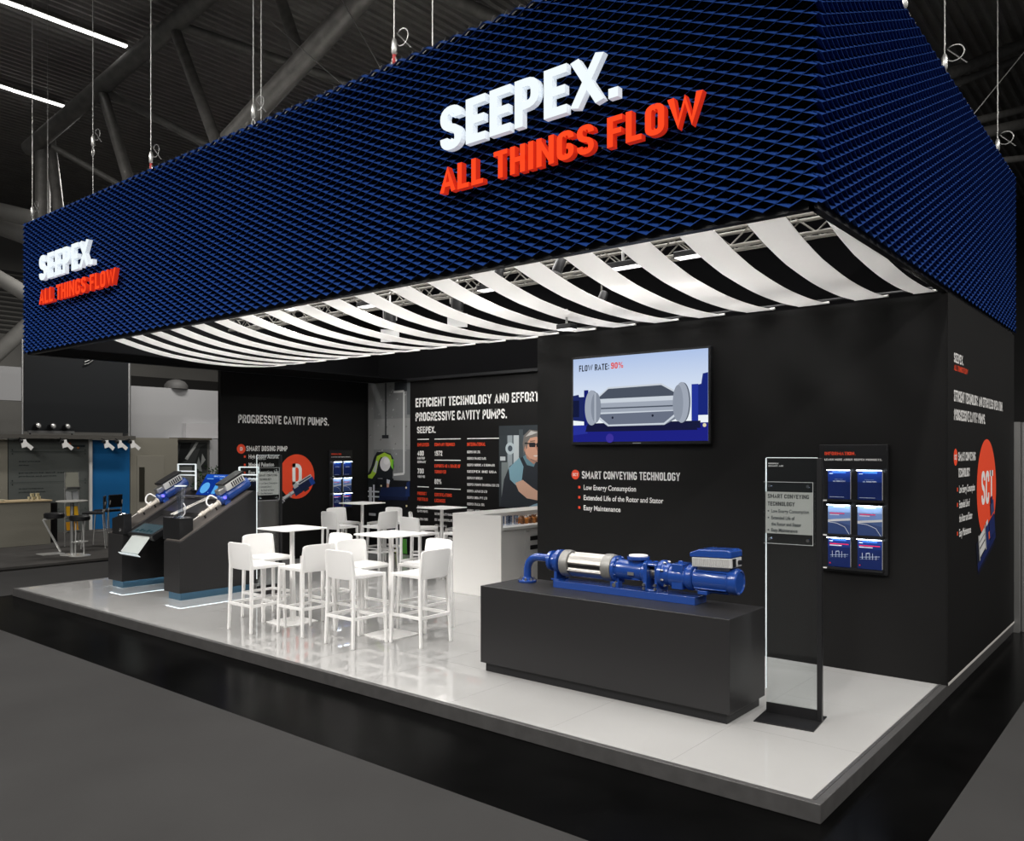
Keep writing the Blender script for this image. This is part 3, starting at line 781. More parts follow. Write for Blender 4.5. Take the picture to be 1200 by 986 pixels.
col(-9.39, .67, [('l', 2.335), ('r', 2.21, 'COMPANY FOUNDED', .52), ('b', 2.03, '1972', .2), ('l', 1.94), ('r', 1.81, 'EXPORTS AS A SHARE OF', .66), ('r', 1.70, 'TURNOVER', .3), ('b', 1.50, '80%', .18), ('l', 1.41),
                 ('r', 1.27, 'CERTIFICATIONS /', .48), ('r', 1.16, 'LICENSES', .28), ('t', 1.04, 'ISO CERTIFIED', .3), ('t', .92, 'ISO 9001 QUALITY MANAGEMENT', .6), ('t', .81, 'ISO 14001 CERTIFICATE', .46), ('t', .7, 'ATEX APPROVAL', .32), ('t', .59, 'GOST AND ISO CERTIFICATE', .54), ('t', .48, 'FDA CONFORM MATERIALS', .52), ('t', .38, 'EHEDG', .28)])
col(-8.56, .86, [('l', 2.335), ('r', 2.21, 'INTERNATIONAL', .44)] + [('t', 2.08 - .118 * i, t, l) for i, (t, l) in enumerate((('SEEPEX UK LTD.', .32), ('SEEPEX FRANCE SARL', .46), ('SEEPEX NORDIC A/S DENMARK', .66), ('SEEPEX INC USA', .7), ('SEEPEX BV BENELUX', .37), ('SEEPEX PUMPS SHANGHAI CO LTD', .76), ('SEEPEX JAPAN CO LTD', .48), ('SEEPEX INDIA PVT LTD', .48), ('SEEPEX ITALIA SRL', .42), ('SEEPEX AUSTRALIA PTY LTD', .6), ('SEEPEX MALAYSIA', .45)))])
# poster: worker in hi-vis vest over a pump, left of the facts
p = Pic((-11.27, yb, .13), UX, UZ, NF, 1.22, 3.37)
p.r(0, 1, 0, 1, C(18, 19, 22)); p.r(0, 1, .42, 1, C(122, 124, 124)); p.r(0, 1, .60, .78, C(140, 141, 140)); p.r(.0, .14, .44, .98, C(134, 134, 133))
rnd = random.Random(3)
for i in range(60):
    a, b = rnd.uniform(.02, .92), rnd.uniform(.46, .97); s_ = rnd.uniform(.01, .04); p.p([(a, b), (a + s_, b + .003), (a + s_, b + .012), (a, b + .008)], C(*([rnd.choice((108, 132, 150, 160))] * 3)), step=(i == 0))
p.r(.41, .45, .68, 1, C(58, 60, 62)); p.r(.34, .50, .665, .685, C(40, 42, 45)); p.r(.64, .93, .935, 1, C(46, 49, 52)); p.r(.93, 1, .8, 1, C(86, 90, 92))
p.line([(.62, .935), (.86, .935), (.86, .46), (.62, .452)], .035, C(205, 206, 204))
p.p([(0, .42), (0, .455), (.08, .50), (.14, .55), (.22, .585), (.42, .585), (.55, .575), (.62, .545), (.63, .50), (.60, .47), (.58, .36), (0, .36)], C(30, 34, 36))
p.p([(.0, .445), (.07, .455), (.16, .505), (.22, .56), (.40, .582), (.55, .565), (.60, .525), (.56, .50), (.48, .545), (.32, .555), (.26, .53), (.20, .46), (.1, .425), (.0, .43)], C(168, 205, 62))
p.p([(.12, .47), (.2, .535), (.24, .53), (.2, .46)], C(190, 196, 192)); p.p([(.56, .5), (.59, .545), (.62, .54), (.61, .48)], C(120, 200, 60))
p.p(circle(.125, 26, .42, .515, .043), C(224, 222, 222)); p.p(circle(.07, 20, .45, .53, .02), C(238, 236, 236))
p.p([(.2, .435), (.62, .43), (.66, .37), (.16, .37)], C(20, 22, 26)); p.r(.24, .36, .426, .43, C(150, 150, 150))
p.p([(.46, .405), (.52, .40), (.50, .36), (.47, .325), (.42, .315), (.42, .335), (.46, .36)], C(196, 150, 132)); p.p([(.46, .425), (.54, .42), (.52, .397), (.46, .402)], C(200, 206, 214))
p.p([(.26, .30), (.95, .31), (.97, .36), (.9, .385), (.32, .375)], C(20, 34, 70)); p.r(.3, .93, .305, .325, C(14, 24, 54)); p.p([(.9, .33), (1, .33), (1, .42), (.93, .41)], C(24, 44, 90))
for y_ in (.315, .345): p.r(0, .28, y_, y_ + .008, C(205, 208, 210))
p.r(.03, .1, .29, .375, C(190, 192, 196)); p.r(.13, .17, .285, .39, C(210, 212, 216))
for a, b in ((.33, .385), (.92, .38), (.33, .285), (.93, .275)): p.c(a, b, .02, C(228, 214, 168), ry=.006)
p.r(0, 1, .0, .20, C(12, 13, 15)); p.r(.03, .2, .205, .22, C(175, 176, 180)); p.r(.36, .62, .18, .20, C(160, 162, 166)); p.p([(.55, .13), (.72, .17), (.7, .08)], C(96, 98, 104))
p.r(.68, .94, .0, .085, C(118, 130, 132)); p.p([(.66, 0), (.72, .085), (.74, .08), (.71, 0)], C(178, 196, 84)); p.p([(.82, 0), (.8, .085), (.93, .085), (.95, 0)], C(80, 150, 60))
p.build('wall_poster', wall_back)
# poster: man with glasses at work, right of the facts
p = Pic((-7.80, yb, 1.14), UX, UZ, NF, 1.5, 1.42)
p.r(0, 1, 0, 1, C(84, 92, 98)); p.r(0, .12, .0, 1, C(52, 58, 62)); p.r(.13, .2, .35, 1, C(146, 156, 160)); p.r(.22, .30, .4, 1, C(182, 190, 192)); p.r(.0, .62, .88, 1, C(48, 54, 58)); p.r(.3, .36, .5, .95, C(70, 78, 82))
p.c(.17, .72, .07, C(176, 188, 192)); p.c(.17, .72, .035, C(70, 80, 88)); p.r(.60, 1, .62, 1, C(54, 62, 70)); p.r(.62, 1, .8, .86, C(130, 142, 150)); p.r(.72, .78, .4, 1, C(104, 114, 124)); p.r(.04, .14, .1, .55, C(120, 128, 128)); p.r(.02, .1, .57, .62, C(190, 196, 198))
p.p([(.02, 0), (.08, .34), (.16, .50), (.32, .60), (.42, .66), (.62, .63), (.74, .56), (.86, .38), (.9, .2), (.8, 0)], C(44, 48, 54))
p.p([(.15, .48), (.31, .61), (.37, .50), (.34, .30), (.26, .27), (.17, .34)], C(122, 160, 174)); p.p([(.60, .62), (.72, .58), (.84, .38), (.7, .40), (.6, .5)], C(112, 150, 166)); p.p([(.36, .62), (.46, .68), (.58, .62), (.52, .5), (.42, .52)], C(96, 130, 142))
p.p([(.25, .30), (.36, .34), (.50, .25), (.66, .17), (.72, .20), (.76, .14), (.70, .07), (.58, .10), (.42, .12), (.3, .2)], C(206, 164, 142)); p.p([(.60, .2), (.66, .3), (.70, .28), (.68, .18)], C(196, 152, 130)); p.c(.71, .13, .05, C(200, 156, 134))
p.p([(.42, .60), (.40, .66), (.56, .70), (.60, .60), (.52, .53)], C(172, 126, 106))
p.p([(.40, .66), (.39, .78), (.41, .86), (.50, .90), (.60, .87), (.645, .78), (.635, .70), (.645, .665), (.63, .655), (.615, .60), (.57, .56), (.49, .575)], C(202, 154, 130))
p.p([(.375, .66), (.36, .78), (.38, .88), (.46, .945), (.57, .93), (.64, .86), (.63, .82), (.56, .86), (.47, .845), (.435, .80), (.425, .72), (.41, .71)], C(112, 108, 104)); p.p([(.40, .86), (.48, .93), (.58, .91), (.5, .885)], C(186, 184, 180))
p.p([(.39, .79), (.46, .785), (.46, .77), (.39, .775)], C(30, 30, 32)); p.p(rrect(.455, .545, .735, .79, .015), C(36, 36, 40)); p.p(rrect(.56, .64, .73, .785, .015), C(36, 36, 40)); p.r(.54, .57, .762, .775, C(30, 30, 32)); p.p([(.47, .80), (.54, .805), (.54, .815), (.47, .81)], C(84, 70, 62))
p.p([(.545, .745), (.57, .69), (.605, .685), (.60, .70), (.575, .735)], C(180, 124, 104)); p.p([(.515, .628), (.55, .618), (.59, .628), (.585, .638), (.53, .638)], C(214, 206, 200)); p.p([(.47, .60), (.55, .575), (.61, .60), (.6, .585), (.55, .56), (.48, .58)], C(140, 112, 100)); p.p([(.40, .76), (.415, .71), (.40, .675), (.385, .70)], C(190, 138, 116))
p.p([(.4, 0), (.52, .05), (.78, .13), (1, .3), (1, 0)], C(128, 158, 176)); p.c(.9, .12, .06, C(216, 222, 226))
p.build('wall_poster', wall_back)

def pump_pic(p, x, y, s, tilt=.35):                         # small printed pump, drawn along a slope
    def T(a, b): ca, sa = math.cos(tilt), math.sin(tilt); return (x + (a * ca - b * sa) * s / p.w, y + (a * sa + b * ca) * s / p.h)
    q = lambda pts, m: p.p([T(*t) for t in pts], m)
    bx = lambda a0, a1, b0, b1, m: q([(a0, b0), (a1, b0), (a1, b1), (a0, b1)], m)
    bx(0, .08, -.07, .09, C(150, 152, 156)); bx(.02, .5, -.035, .045, C(196, 198, 202)); bx(.02, .5, -.035, -.01, C(96, 98, 104)); bx(.10, .13, -.06, .06, C(160, 162, 166)); bx(.3, .33, -.06, .06, C(160, 162, 166))
    bx(.42, .62, -.1, .1, C(30, 44, 78)); bx(.46, .58, .06, .16, C(180, 182, 186)); bx(.6, .98, -.09, .1, C(24, 34, 64)); bx(.6, .98, .08, .15, C(190, 194, 200)); bx(.62, .96, .1, .13, C(60, 62, 70)); bx(.88, 1.0, -.09, .08, C(26, 66, 150)); bx(.66, .8, -.13, -.08, C(36, 42, 54))
def pump_pic_skid(p, x, y, s, tilt):
    def T(a, b): ca, sa = math.cos(tilt), math.sin(tilt); return (x + (a * ca - b * sa) * s / p.w, y + (a * sa + b * ca) * s / p.h)
    bx = lambda a0, a1, b0, b1, m: p.p([T(a0, b0), T(a1, b0), T(a1, b1), T(a0, b1)], m)
    bx(0, 1.0, -.2, -.12, C(22, 34, 84)); bx(0, .9, -.24, -.2, C(14, 18, 44)); bx(-.02, .08, -.12, .1, C(20, 24, 40)); bx(.1, .14, -.13, .14, C(160, 160, 160)); bx(.14, .42, -.1, .12, C(206, 206, 204)); bx(.14, .42, -.02, .0, C(90, 90, 92)); bx(.14, .42, .05, .065, C(120, 120, 122)); bx(.42, .46, -.13, .14, C(170, 170, 170)); bx(.46, .64, -.12, .1, C(30, 46, 100)); bx(.5, .6, .1, .15, C(210, 210, 214)); bx(.6, .66, -.08, .0, C(226, 90, 40)); bx(.66, .96, -.1, .1, C(28, 40, 92)); bx(.78, .96, .12, .26, C(60, 70, 110)); bx(.8, .9, .24, .32, C(30, 40, 84))
# left wall (faces right): u runs into depth
xl = BX + .002; NL = Vector((1, 0, 0))
caps('PROGRESSIVE CAVITY PUMPS.', (xl, 3.45, 2.61), UY, UZ, NL, .153, 1.97).build('heading_text', WH, wall_left, fix=False)
badge((xl, 3.51, 2.156), UY, UZ, NL, .085, 'D', wall_left, .6, .8)
caps('SMART DOSING PUMP', (xl, 3.61, 2.116), UY, UZ, NL, .095, .86).build('heading_text', WH, wall_left, fix=False)
bullets((('High Dosing Accuracy', 1.985, .66, 1), ('Minimal Pulsation', 1.84, .52, 1), ('Easy Integration into', 1.70, .64, 1), ('Existing Systems', 1.58, .64, 0)), (xl, 3.66, 0), UY, UZ, NL, 0, .075, 'bullet_text', wall_left)
p = Pic((xl, 4.275, 1.13), UY, UZ, NL, .92, .97); p.p(circle(.39 / .9, 48, .44, .53, .405 / .95), RD); p.caps('D', .33, .36, .42, .23, WH); pump_pic(p, .02, .06, .86, .47)
p.build('emblem_print', wall_left)
# right wall (faces right): u runs into depth
xr = .0095
caps('SEEPEX.', (xr, 3.32, 2.885), UY, UZ, NL, .085, .38).build('company_text', WH, wall_right, fix=False)
caps('ALL THINGS FLOW', (xr, 3.32, 2.815), UY, UZ, NL, .05, .57).build('company_text', RD, wall_right, fix=False)
caps('EFFICIENT TECHNOLOGY AND EFFORTLESS OPERATION.', (xr, 3.32, 2.545), UY, UZ, NL, .098, 2.38).build('heading_text', WH, wall_right, fix=False)
caps('PROGRESSIVE CAVITY PUMPS.', (xr, 3.32, 2.38), UY, UZ, NL, .098, 1.40).build('heading_text', WH, wall_right, fix=False)
badge((xr, 3.38, 2.055), UY, UZ, NL, .075, 'SCT', wall_right)
caps('SMART CONVEYING', (xr, 3.49, 2.02), UY, UZ, NL, .08, .75).build('heading_text', WH, wall_right, fix=False)
caps('TECHNOLOGY', (xr, 3.49, 1.875), UY, UZ, NL, .08, .49).build('heading_text', WH, wall_right, fix=False)
bullets((('Low Energy Consumption', 1.735, .68, 1), ('Extended Life of', 1.60, .44, 1), ('the Rotor and Stator', 1.475, .56, 0), ('Easy Maintenance', 1.345, .5, 1)), (xr, 3.53, 0), UY, UZ, NL, 0, .07, 'bullet_text', wall_right)
p = Pic((xr, 4.2, .9), UY, UZ, NL, 1.2, 1.35); p.p(circle(.5 / 1.2, 48, .5, .615, .5 / 1.35), RD); p.caps('SCT', .27, .50, .25, .50, WH); pump_pic_skid(p, .08, .17, .96, .27)
p.build('emblem_print', wall_right)

# =================================================================== SCREEN
tv = thing('wall_screen', 'large flat screen showing a grey pump stator and flow rate on the black wall', 'screen', (-3.012, 3.088, 2.68))
mb = MB(); mb.box(-.86, .86, -.045, 0, -.495, .495); mb.build('bezel', M['black'], tv, bevel=.004)
mb = MB(); mb.box(-.05, .05, -.047, -.045, -.488, -.478); mb.build('maker_mark', M['alu'], tv)
p = Pic((-.835, -.0455, -.465), UX, UZ, NF, 1.67, .94)
sk = bpy.data.materials.new('lit image sky'); sk.use_nodes = True
nt = sk.node_tree; nt.nodes.clear(); o_ = nt.nodes.new('ShaderNodeOutputMaterial'); e_ = nt.nodes.new('ShaderNodeEmission'); g_ = nt.nodes.new('ShaderNodeValToRGB'); t_ = nt.nodes.new('ShaderNodeTexCoord'); s_ = nt.nodes.new('ShaderNodeSeparateXYZ'); mr = nt.nodes.new('ShaderNodeMapRange')
mr.inputs[1].default_value = -.3; mr.inputs[2].default_value = .46
nt.links.new(t_.outputs['Object'], s_.inputs[0]); nt.links.new(s_.outputs[2], mr.inputs[0]); nt.links.new(mr.outputs[0], g_.inputs[0]); nt.links.new(g_.outputs[0], e_.inputs[0]); nt.links.new(e_.outputs[0], o_.inputs[0])
g_.color_ramp.elements[0].color = (*sr(240, 246, 248), 1); g_.color_ramp.elements[1].color = (*sr(176, 196, 232), 1)
p.r(0, 1, 0, 1, sk); p.r(0, 1, 0, .2, E(30, 34, 128)); p.p([(0, .2), (.1, .2), (.12, .1), (0, .08)], E(40, 50, 150)); p.p([(.12, .22), (.9, .22), (.93, .12), (.10, .12)], E(24, 26, 60))
dk, md, lt, vl = E(74, 82, 96), E(120, 128, 142), E(158, 166, 180), E(200, 208, 218)
p.p([(0, .26), (0, .56), (.045, .57), (.05, .54), (.11, .54), (.11, .24)], E(30, 40, 96)); p.r(.09, .125, .20, .62, E(24, 32, 110)); p.r(0, .05, .3, .5, E(20, 26, 60))
p.p([(1, .28), (1, .74), (.965, .73), (.955, .62), (.9, .6), (.9, .28)], E(26, 40, 120)); p.r(.89, .935, .18, .62, E(36, 52, 150)); p.r(.86, .95, .14, .22, E(24, 28, 60))
p.p([(.20, .30), (.28, .18), (.70, .18), (.80, .26), (.80, .50), (.70, .62), (.28, .62), (.20, .5)], md)
p.p([(.20, .52), (.28, .625), (.68, .63), (.79, .53), (.79, .5), (.20, .5)], dk); p.p([(.205, .54), (.285, .64), (.68, .65), (.79, .55), (.78, .535), (.68, .63), (.285, .62), (.215, .53)], vl)
p.r(.19, .80, .455, .505, vl); p.r(.19, .80, .40, .455, lt); p.r(.19, .80, .385, .40, dk); p.r(.19, .80, .345, .385, lt); p.r(.19, .80, .325, .345, vl); p.p([(.19, .325), (.80, .335), (.70, .20), (.29, .19)], E(104, 112, 130))
p.p([(.19, .33), (.29, .2), (.70, .205), (.79, .32), (.80, .3), (.705, .185), (.285, .18), (.18, .3)], vl); p.c(.32, .28, .008, E(30, 34, 50)); p.c(.62, .29, .008, E(30, 34, 50))
p.p(circle(.05, 30, .165, .405, .205), dk); p.p(circle(.055, 30, .155, .405, .21), lt); p.p(circle(.04, 30, .19, .405, .18), E(132, 140, 154)); p.p(circle(.05, 30, .835, .425, .22), dk); p.p(circle(.052, 30, .825, .425, .225), lt); p.p(circle(.036, 30, .80, .42, .2), E(140, 148, 162))
p.r(.178, .192, .23, .58, E(170, 178, 190)); p.c(.3, .04, .03, E(60, 50, 150)); p.c(.98, .17, .012, E(220, 210, 170))
p.caps('FLOW RATE:', .055, .845, .075, .24, E(38, 42, 56)); p.caps('90%', .31, .852, .072, .095, E(226, 62, 36))
p.build('display_image', tv)

# =================================================================== INFORMATION RACKS WITH LEAFLETS
PINK, NAVY = C(255, 40, 90), C(14, 34, 92)
def leaflet(rack_label, kind, o, u, nrm, w_, h_, label):
    t = thing('leaflet', label, 'leaflet', tuple(o), 0, 'leaflets in the ' + rack_label)
    m_ = MB(); m_.prism(rrect(0, w_, 0, h_, .004), nrm * .002, u, UZ, nrm, .012); m_.build('paper_stack', M['paper'], t)
    p = Pic(nrm * .0145, u, UZ, nrm, w_, h_, .0004)
    if kind == 0:
        p.r(0, 1, 0, 1, NAVY); p.r(0, 1, .62, 1, C(18, 50, 130)); p.r(.2, .8, .93, .99, C(64, 120, 220)); p.r(.06, .22, .9, .925, C(220, 228, 240)); p.caps('ALL THINGS FLOW', .22, .62, .045, .56, C(235, 238, 245)); p.low('The Progress in Pumping', .3, .7, .025, .36, C(170, 190, 225)); p.r(.08, .72, .07, .085, C(190, 200, 225))
    elif kind == 1:
        p.r(0, 1, 0, 1, C(70, 92, 140)); p.r(0, 1, .52, 1, C(112, 140, 196)); p.r(0, 1, .78, 1, C(150, 178, 226)); p.p([(0, .5), (1, .58), (1, .5), (0, .42)], C(206, 206, 206)); p.p([(0, .36), (.5, .42), (1, .32), (1, .0), (0, .0)], C(50, 70, 118)); p.line([(0, .42), (.4, .38), (.75, .26), (.95, .0)], .02, C(222, 226, 232)); p.r(.08, .74, .72, .75, PINK); p.r(.08, .5, .67, .695, C(235, 235, 240)); p.r(.25, .75, .94, .99, C(200, 220, 245))
    else:
        p.r(0, 1, 0, 1, NAVY); p.r(0, 1, .7, 1, C(20, 48, 118)); p.r(.2, .8, .93, .99, C(60, 112, 210)); p.r(.07, .92, .80, .83, PINK); p.r(.07, .62, .745, .775, C(230, 232, 240)); p.r(.06, .22, .9, .925, C(220, 228, 240))
        p.line([(.10, .40), (.9, .46)], .02, C(170, 186, 214)); p.line([(.1, .33), (.88, .39)], .012, C(120, 140, 180))
        for a in (.2, .36, .5, .62, .76): p.line([(a, .34), (a, .56 if a < .7 else .48)], .02, C(196, 206, 226))
        p.p([(.36, .56), (.5, .58), (.5, .55), (.36, .53)], C(190, 200, 222)); p.c(.1, .12, .03, C(230, 40, 60))
    p.build('cover', t)
    return t
def rack(label, o, u, nrm, w_, h_, where):
    t = thing('information_rack', label, 'leaflet rack', tuple(o))
    m_ = MB(); m_.prism([(0, 0), (w_, 0), (w_, h_), (0, h_)], (0, 0, 0), u, UZ, nrm, .03); m_.build('back_panel', M['black'], t, bevel=.003)
    mw = caps('LEARN MORE ABOUT SEEPEX PRODUCTS.', nrm * .031 + u * (w_ * .08) + UZ * (h_ * .875), u, UZ, nrm, .018, w_ * .84); mw.build('rack_caption', WH, t, fix=False)
    caps('INFORMATION.', nrm * .031 + u * (w_ * .08) + UZ * (h_ * .918), u, UZ, nrm, .03, w_ * .46).build('rack_heading', RD, t, fix=False)
    ws = w_ / .6
    for r in range(3):
        zb = (.62, .34, .04)[r] * h_ / 1.16 * 1.0
        zb = {0: .503, 1: .185 + .0, 2: -.115}[r] * 1.0 + .0 if False else (.498, .19 - .005, -.112)[r]
    rows = ((1.67 - 1.007), (1.352 - 1.007), (1.052 - 1.007))
    cols = ((.085, .201), (.347, .211))
    for r in range(3):
        z0 = rows[r] * h_ / 1.16
        m_ = MB(); m_.prism([(.03 * ws, z0 - .022), (w_ - .03 * ws, z0 - .022), (w_ - .03 * ws, z0 - .004), (.03 * ws, z0 - .004)], nrm * .03, u, UZ, nrm, .05); m_.build('shelf_lip', M['black'], t)
        m_ = MB(); m_.prism([(.04 * ws, z0 - .02), (.085 * ws, z0 - .02), (.085 * ws, z0 - .008), (.04 * ws, z0 - .008)], nrm * .0805, u, UZ, nrm, .001); m_.build('shelf_tag', M['paper'], t)
        for c in range(2):
            a, lw = cols[c]
            m_ = MB(); zt_ = z0 + .258; m_.prism([(a * ws, zt_ + .004), ((a + lw) * ws, zt_ + .004), ((a + lw) * ws, zt_ + .011), (a * ws, zt_ + .011)], nrm * .070, u, UZ, nrm, .012); m_.build('led_bar', M['led_bar'], t)
            m_ = MB(); m_.prism([(a * ws, zt_ + .011), ((a + lw) * ws, zt_ + .011), ((a + lw) * ws, zt_ + .02), (a * ws, zt_ + .02)], nrm * .028, u, UZ, nrm, .062); m_.build('bar_hood', M['black'], t)
            leaflet(where, r, Vector(o) + nrm * .036 + u * (a * ws) + UZ * z0, u, nrm, lw * ws, .256,
                    ('navy leaflet with white slogan', 'pale blue leaflet with a water basin', 'navy leaflet with a pump drawing and red title')[r] + (', left column' if c == 0 else ', right column') + ' of the ' + where)
rack('tall black information rack holding six lit leaflets on the cabin wall', (-1.064, 3.088, 1.007), UX, NF, .6, 1.16, 'right information rack')
rack('black information rack with six blue leaflets on the left wall near the corner', (BX + .002, 5.41, .98), UY, NL, .56, 1.16, 'left information rack')

# =================================================================== FURNITURE
def make_stool():
    t = thing('bar_stool', 'x', 'bar stool')
    Wp = M['white_plastic']
    m_ = MB()                                              # seat, gently dished, slim front edge
    N, K = 8, 8; top = []; 
    for i in range(N + 1):
        for j in range(K + 1):
            x = -.205 + .41 * i / N; y = -.20 + .42 * j / K
            z = .745 - .012 * math.cos((i / N - .5) * PI) * math.sin(min(1, j / K * 1.1) * PI) - (.016 if j == K else .004 if j == K - 1 else 0)
            top.append((x, y, z))
    vs = top + [(x, y, z - .03) for (x, y, z) in top]; q = (N + 1) * (K + 1); fs = []
    I = lambda i, j: i * (K + 1) + j
    for i in range(N):
        for j in range(K):
            fs.append((I(i, j), I(i + 1, j), I(i + 1, j + 1), I(i, j + 1))); fs.append((q + I(i, j), q + I(i, j + 1), q + I(i + 1, j + 1), q + I(i + 1, j)))
    for i in range(N): fs += [(I(i, 0), q + I(i, 0), q + I(i + 1, 0), I(i + 1, 0)), (I(i, K), I(i + 1, K), q + I(i + 1, K), q + I(i, K))]
    for j in range(K): fs += [(I(0, j), I(0, j + 1), q + I(0, j + 1), q + I(0, j)), (I(N, j), q + I(N, j), q + I(N, j + 1), I(N, j + 1))]
    m_.add(vs, fs); m_.build('seat', Wp, t, smooth=True, bevel=.008)
    m_ = MB(); vs = []; N, K = 10, 6                        # backrest panel, curved in plan, leaning back
    for s in (0, 1):
        for i in range(N + 1):
            a = (i / N - .5) * 2
            for j in range(K + 1):
                f = j / K; z = .69 + .30 * f
                wd = .208 - .006 * f; zz = z - (.012 * abs(a) ** 6 if j == K else 0)
                y = -.20 - .035 * f - .03 * (1 - a * a) - .006 * math.sin(f * PI) + (.016 if s else 0)
                vs.append((a * wd, y, zz))
    q = (N + 1) * (K + 1); fs = []
    for i in range(N):
        for j in range(K):
            fs.append((I(i, j) if 0 else i * (K + 1) + j, (i + 1) * (K + 1) + j, (i + 1) * (K + 1) + j + 1, i * (K + 1) + j + 1))
            fs.append((q + i * (K + 1) + j, q + i * (K + 1) + j + 1, q + (i + 1) * (K + 1) + j + 1, q + (i + 1) * (K + 1) + j))
        fs += [(i * (K + 1), q + i * (K + 1), q + (i + 1) * (K + 1), (i + 1) * (K + 1)), (i * (K + 1) + K, (i + 1) * (K + 1) + K, q + (i + 1) * (K + 1) + K, q + i * (K + 1) + K)]
    for j in range(K):
        e = N * (K + 1)
        fs += [(j, j + 1, q + j + 1, q + j), (e + j, q + e + j, q + e + j + 1, e + j + 1)]
    m_.add(vs, fs); m_.build('backrest', Wp, t, smooth=True, bevel=.005)
    def leg(p):                                             # p: (x, y, z, half size) stations
        m_ = MB(); vs = []
        for (x, y, z, r) in p: vs += [(x - r, y - r, z), (x + r, y - r, z), (x + r, y + r, z), (x - r, y + r, z)]
        fs = [(3, 2, 1, 0), tuple(range(len(vs) - 4, len(vs)))]
        for i in range(len(p) - 1):
            for j in range(4): fs.append((i * 4 + j, i * 4 + (j + 1) % 4, i * 4 + 4 + (j + 1) % 4, i * 4 + 4 + j))
        m_.add(vs, fs); m_.build('leg', Wp, t, bevel=.006)
    for s in (-1, 1):
        leg([(s * .217, -.222, 0, .014), (s * .208, -.207, .4, .017), (s * .204, -.203, .72, .018), (s * .2, -.218, .88, .016), (s * .199, -.226, .97, .012)])
        leg([(s * .217, .222, 0, .014), (s * .208, .212, .4, .017), (s * .198, .204, .735, .019)])
    for (a, b, z) in (((-.212, -.215), (-.212, .215), .30), ((.212, -.215), (.212, .215), .30), ((-.212, .214), (.212, .214), .27), ((-.21, -.214), (.21, -.214), .30)):
        m_ = MB(); dx = .011 if a[0] == b[0] else 0; dy = .011 if a[1] == b[1] else 0
        m_.box(min(a[0], b[0]) - dx, max(a[0], b[0]) + dx, min(a[1], b[1]) - dy, max(a[1], b[1]) + dy, z - .016, z + .016); m_.build('footrest', Wp, t, bevel=.004)
    for (a, b) in ((-1, 0), (1, 0)):
        m_ = MB(); m_.box(a * .202 - .010, a * .202 + .010, -.2, .2, .70, .735); m_.build('seat_rail', Wp, t, bevel=.004)
    return t
stool0 = make_stool(); sfirst = [True]
def stool(x, y, rz, label):
    if sfirst[0]: o = stool0; sfirst[0] = False; o.location = (x, y, PZ); o.rotation_euler = (0, 0, rz); o['label'] = label; o['group'] = 'white bar stools around the high tables'; return o
    return dup(stool0, (x, y, PZ), rz, label)
tfirst = []
def table(x, y, label):
    if tfirst: return dup(tfirst[0], (x, y, PZ), 0, label)
    t = thing('bar_table', label, 'bar table', (x, y, PZ), 0, 'white high tables')
    m_ = MB(); m_.prism(rrect(-.30, .30, -.30, .30, .05), (0, 0, 1.09), UX, UY, UZ, .014); m_.build('tabletop', M['white_plastic'], t, bevel=.003)
    m_ = MB(); m_.prism(rrect(-.021, .021, -.021, .021, .006), (0, 0, .012), UX, UY, UZ, 1.075); m_.build('pole', M['white_plastic'], t)
    m_ = MB(); m_.prism([(-.06, -.06), (.06, -.06), (.06, .06), (-.06, .06)], (0, 0, 1.082), UX, UY, UZ, .008); m_.build('mount_plate', M['white_plastic'], t)
    b = []
    for i in range(4):                                     # base plate with softly bowed sides
        for k in range(8):
            f = k / 8; a0 = PI / 4 + i * PI / 2; p0 = Vector((math.cos(a0), math.sin(a0))) * .30; p1 = Vector((math.cos(a0 + PI / 2), math.sin(a0 + PI / 2))) * .30
            q = p0 * (1 - f) + p1 * f; q *= 1 + .07 * math.sin(f * PI); b.append((q.x, q.y))
    m_ = MB(); m_.prism(b, (0, 0, 0), UX, UY, UZ, .012); m_.build('base_plate', M['white_plastic'], t, bevel=.003)
    tfirst.append(t); return t
T1, T2, T3, T4 = (-5.12, 1.42), (-6.53, 1.15), (-9.62, 4.83), (-7.70, 4.85)
table(*T1, 'white square high table nearest the black pump plinth and the viewer')
table(*T2, 'white square high table nearest the sloped display consoles')
table(*T3, 'white square high table at the back before the left information rack')
table(*T4, 'white square high table at the back, directly left of the white counter')
def four(T, nm, off=.49, skip=(), ldx=0, ldy=0, rdx=0, rdy=0):
    x, y = T
    if 'f' not in skip: stool(x + .0, y - off, 0, 'white bar stool on the aisle side of the ' + nm)
    if 'r' not in skip: stool(x + off + rdx, y - .03 + rdy, PI / 2, 'white bar stool on the right side of the ' + nm)
    if 'l' not in skip: stool(x - off + ldx, y + .0 + ldy, -PI / 2, 'white bar stool on the left side of the ' + nm)
    if 'b' not in skip: stool(x + .03, y + off, PI, 'white bar stool on the far side of the ' + nm)
four(T1, 'table nearest the pump plinth', ldx=.04, ldy=-.0); four(T2, 'table nearest the consoles', .47, rdx=.10, rdy=-.19); four(T3, 'back table by the left information rack')
four(T4, 'back table beside the counter', skip=('l',)); stool(T4[0] - .60, T4[1] + .20, -PI / 2 + .75, 'white bar stool turned askew at the left of the back table beside the counter')

# plinth and big pump
mb = MB(); mb.box(-3.387, -.973, .93, 1.57, .19, .885)
pl = thing('display_plinth', 'long anthracite plinth carrying the big blue pump', 'plinth', (-2.18, 1.25, PZ))
def local(o, par):
    o.parent = par; o.matrix_parent_inverse = Matrix.Translation(-Vector(par.location)); return o
local(mb.build('body', M['plinth'], bevel=.004), pl)
mb = MB(); mb.box(-3.35, -1.01, .965, 1.545, PZ, .19); local(mb.build('toe_kick', M['black'], pl), pl)

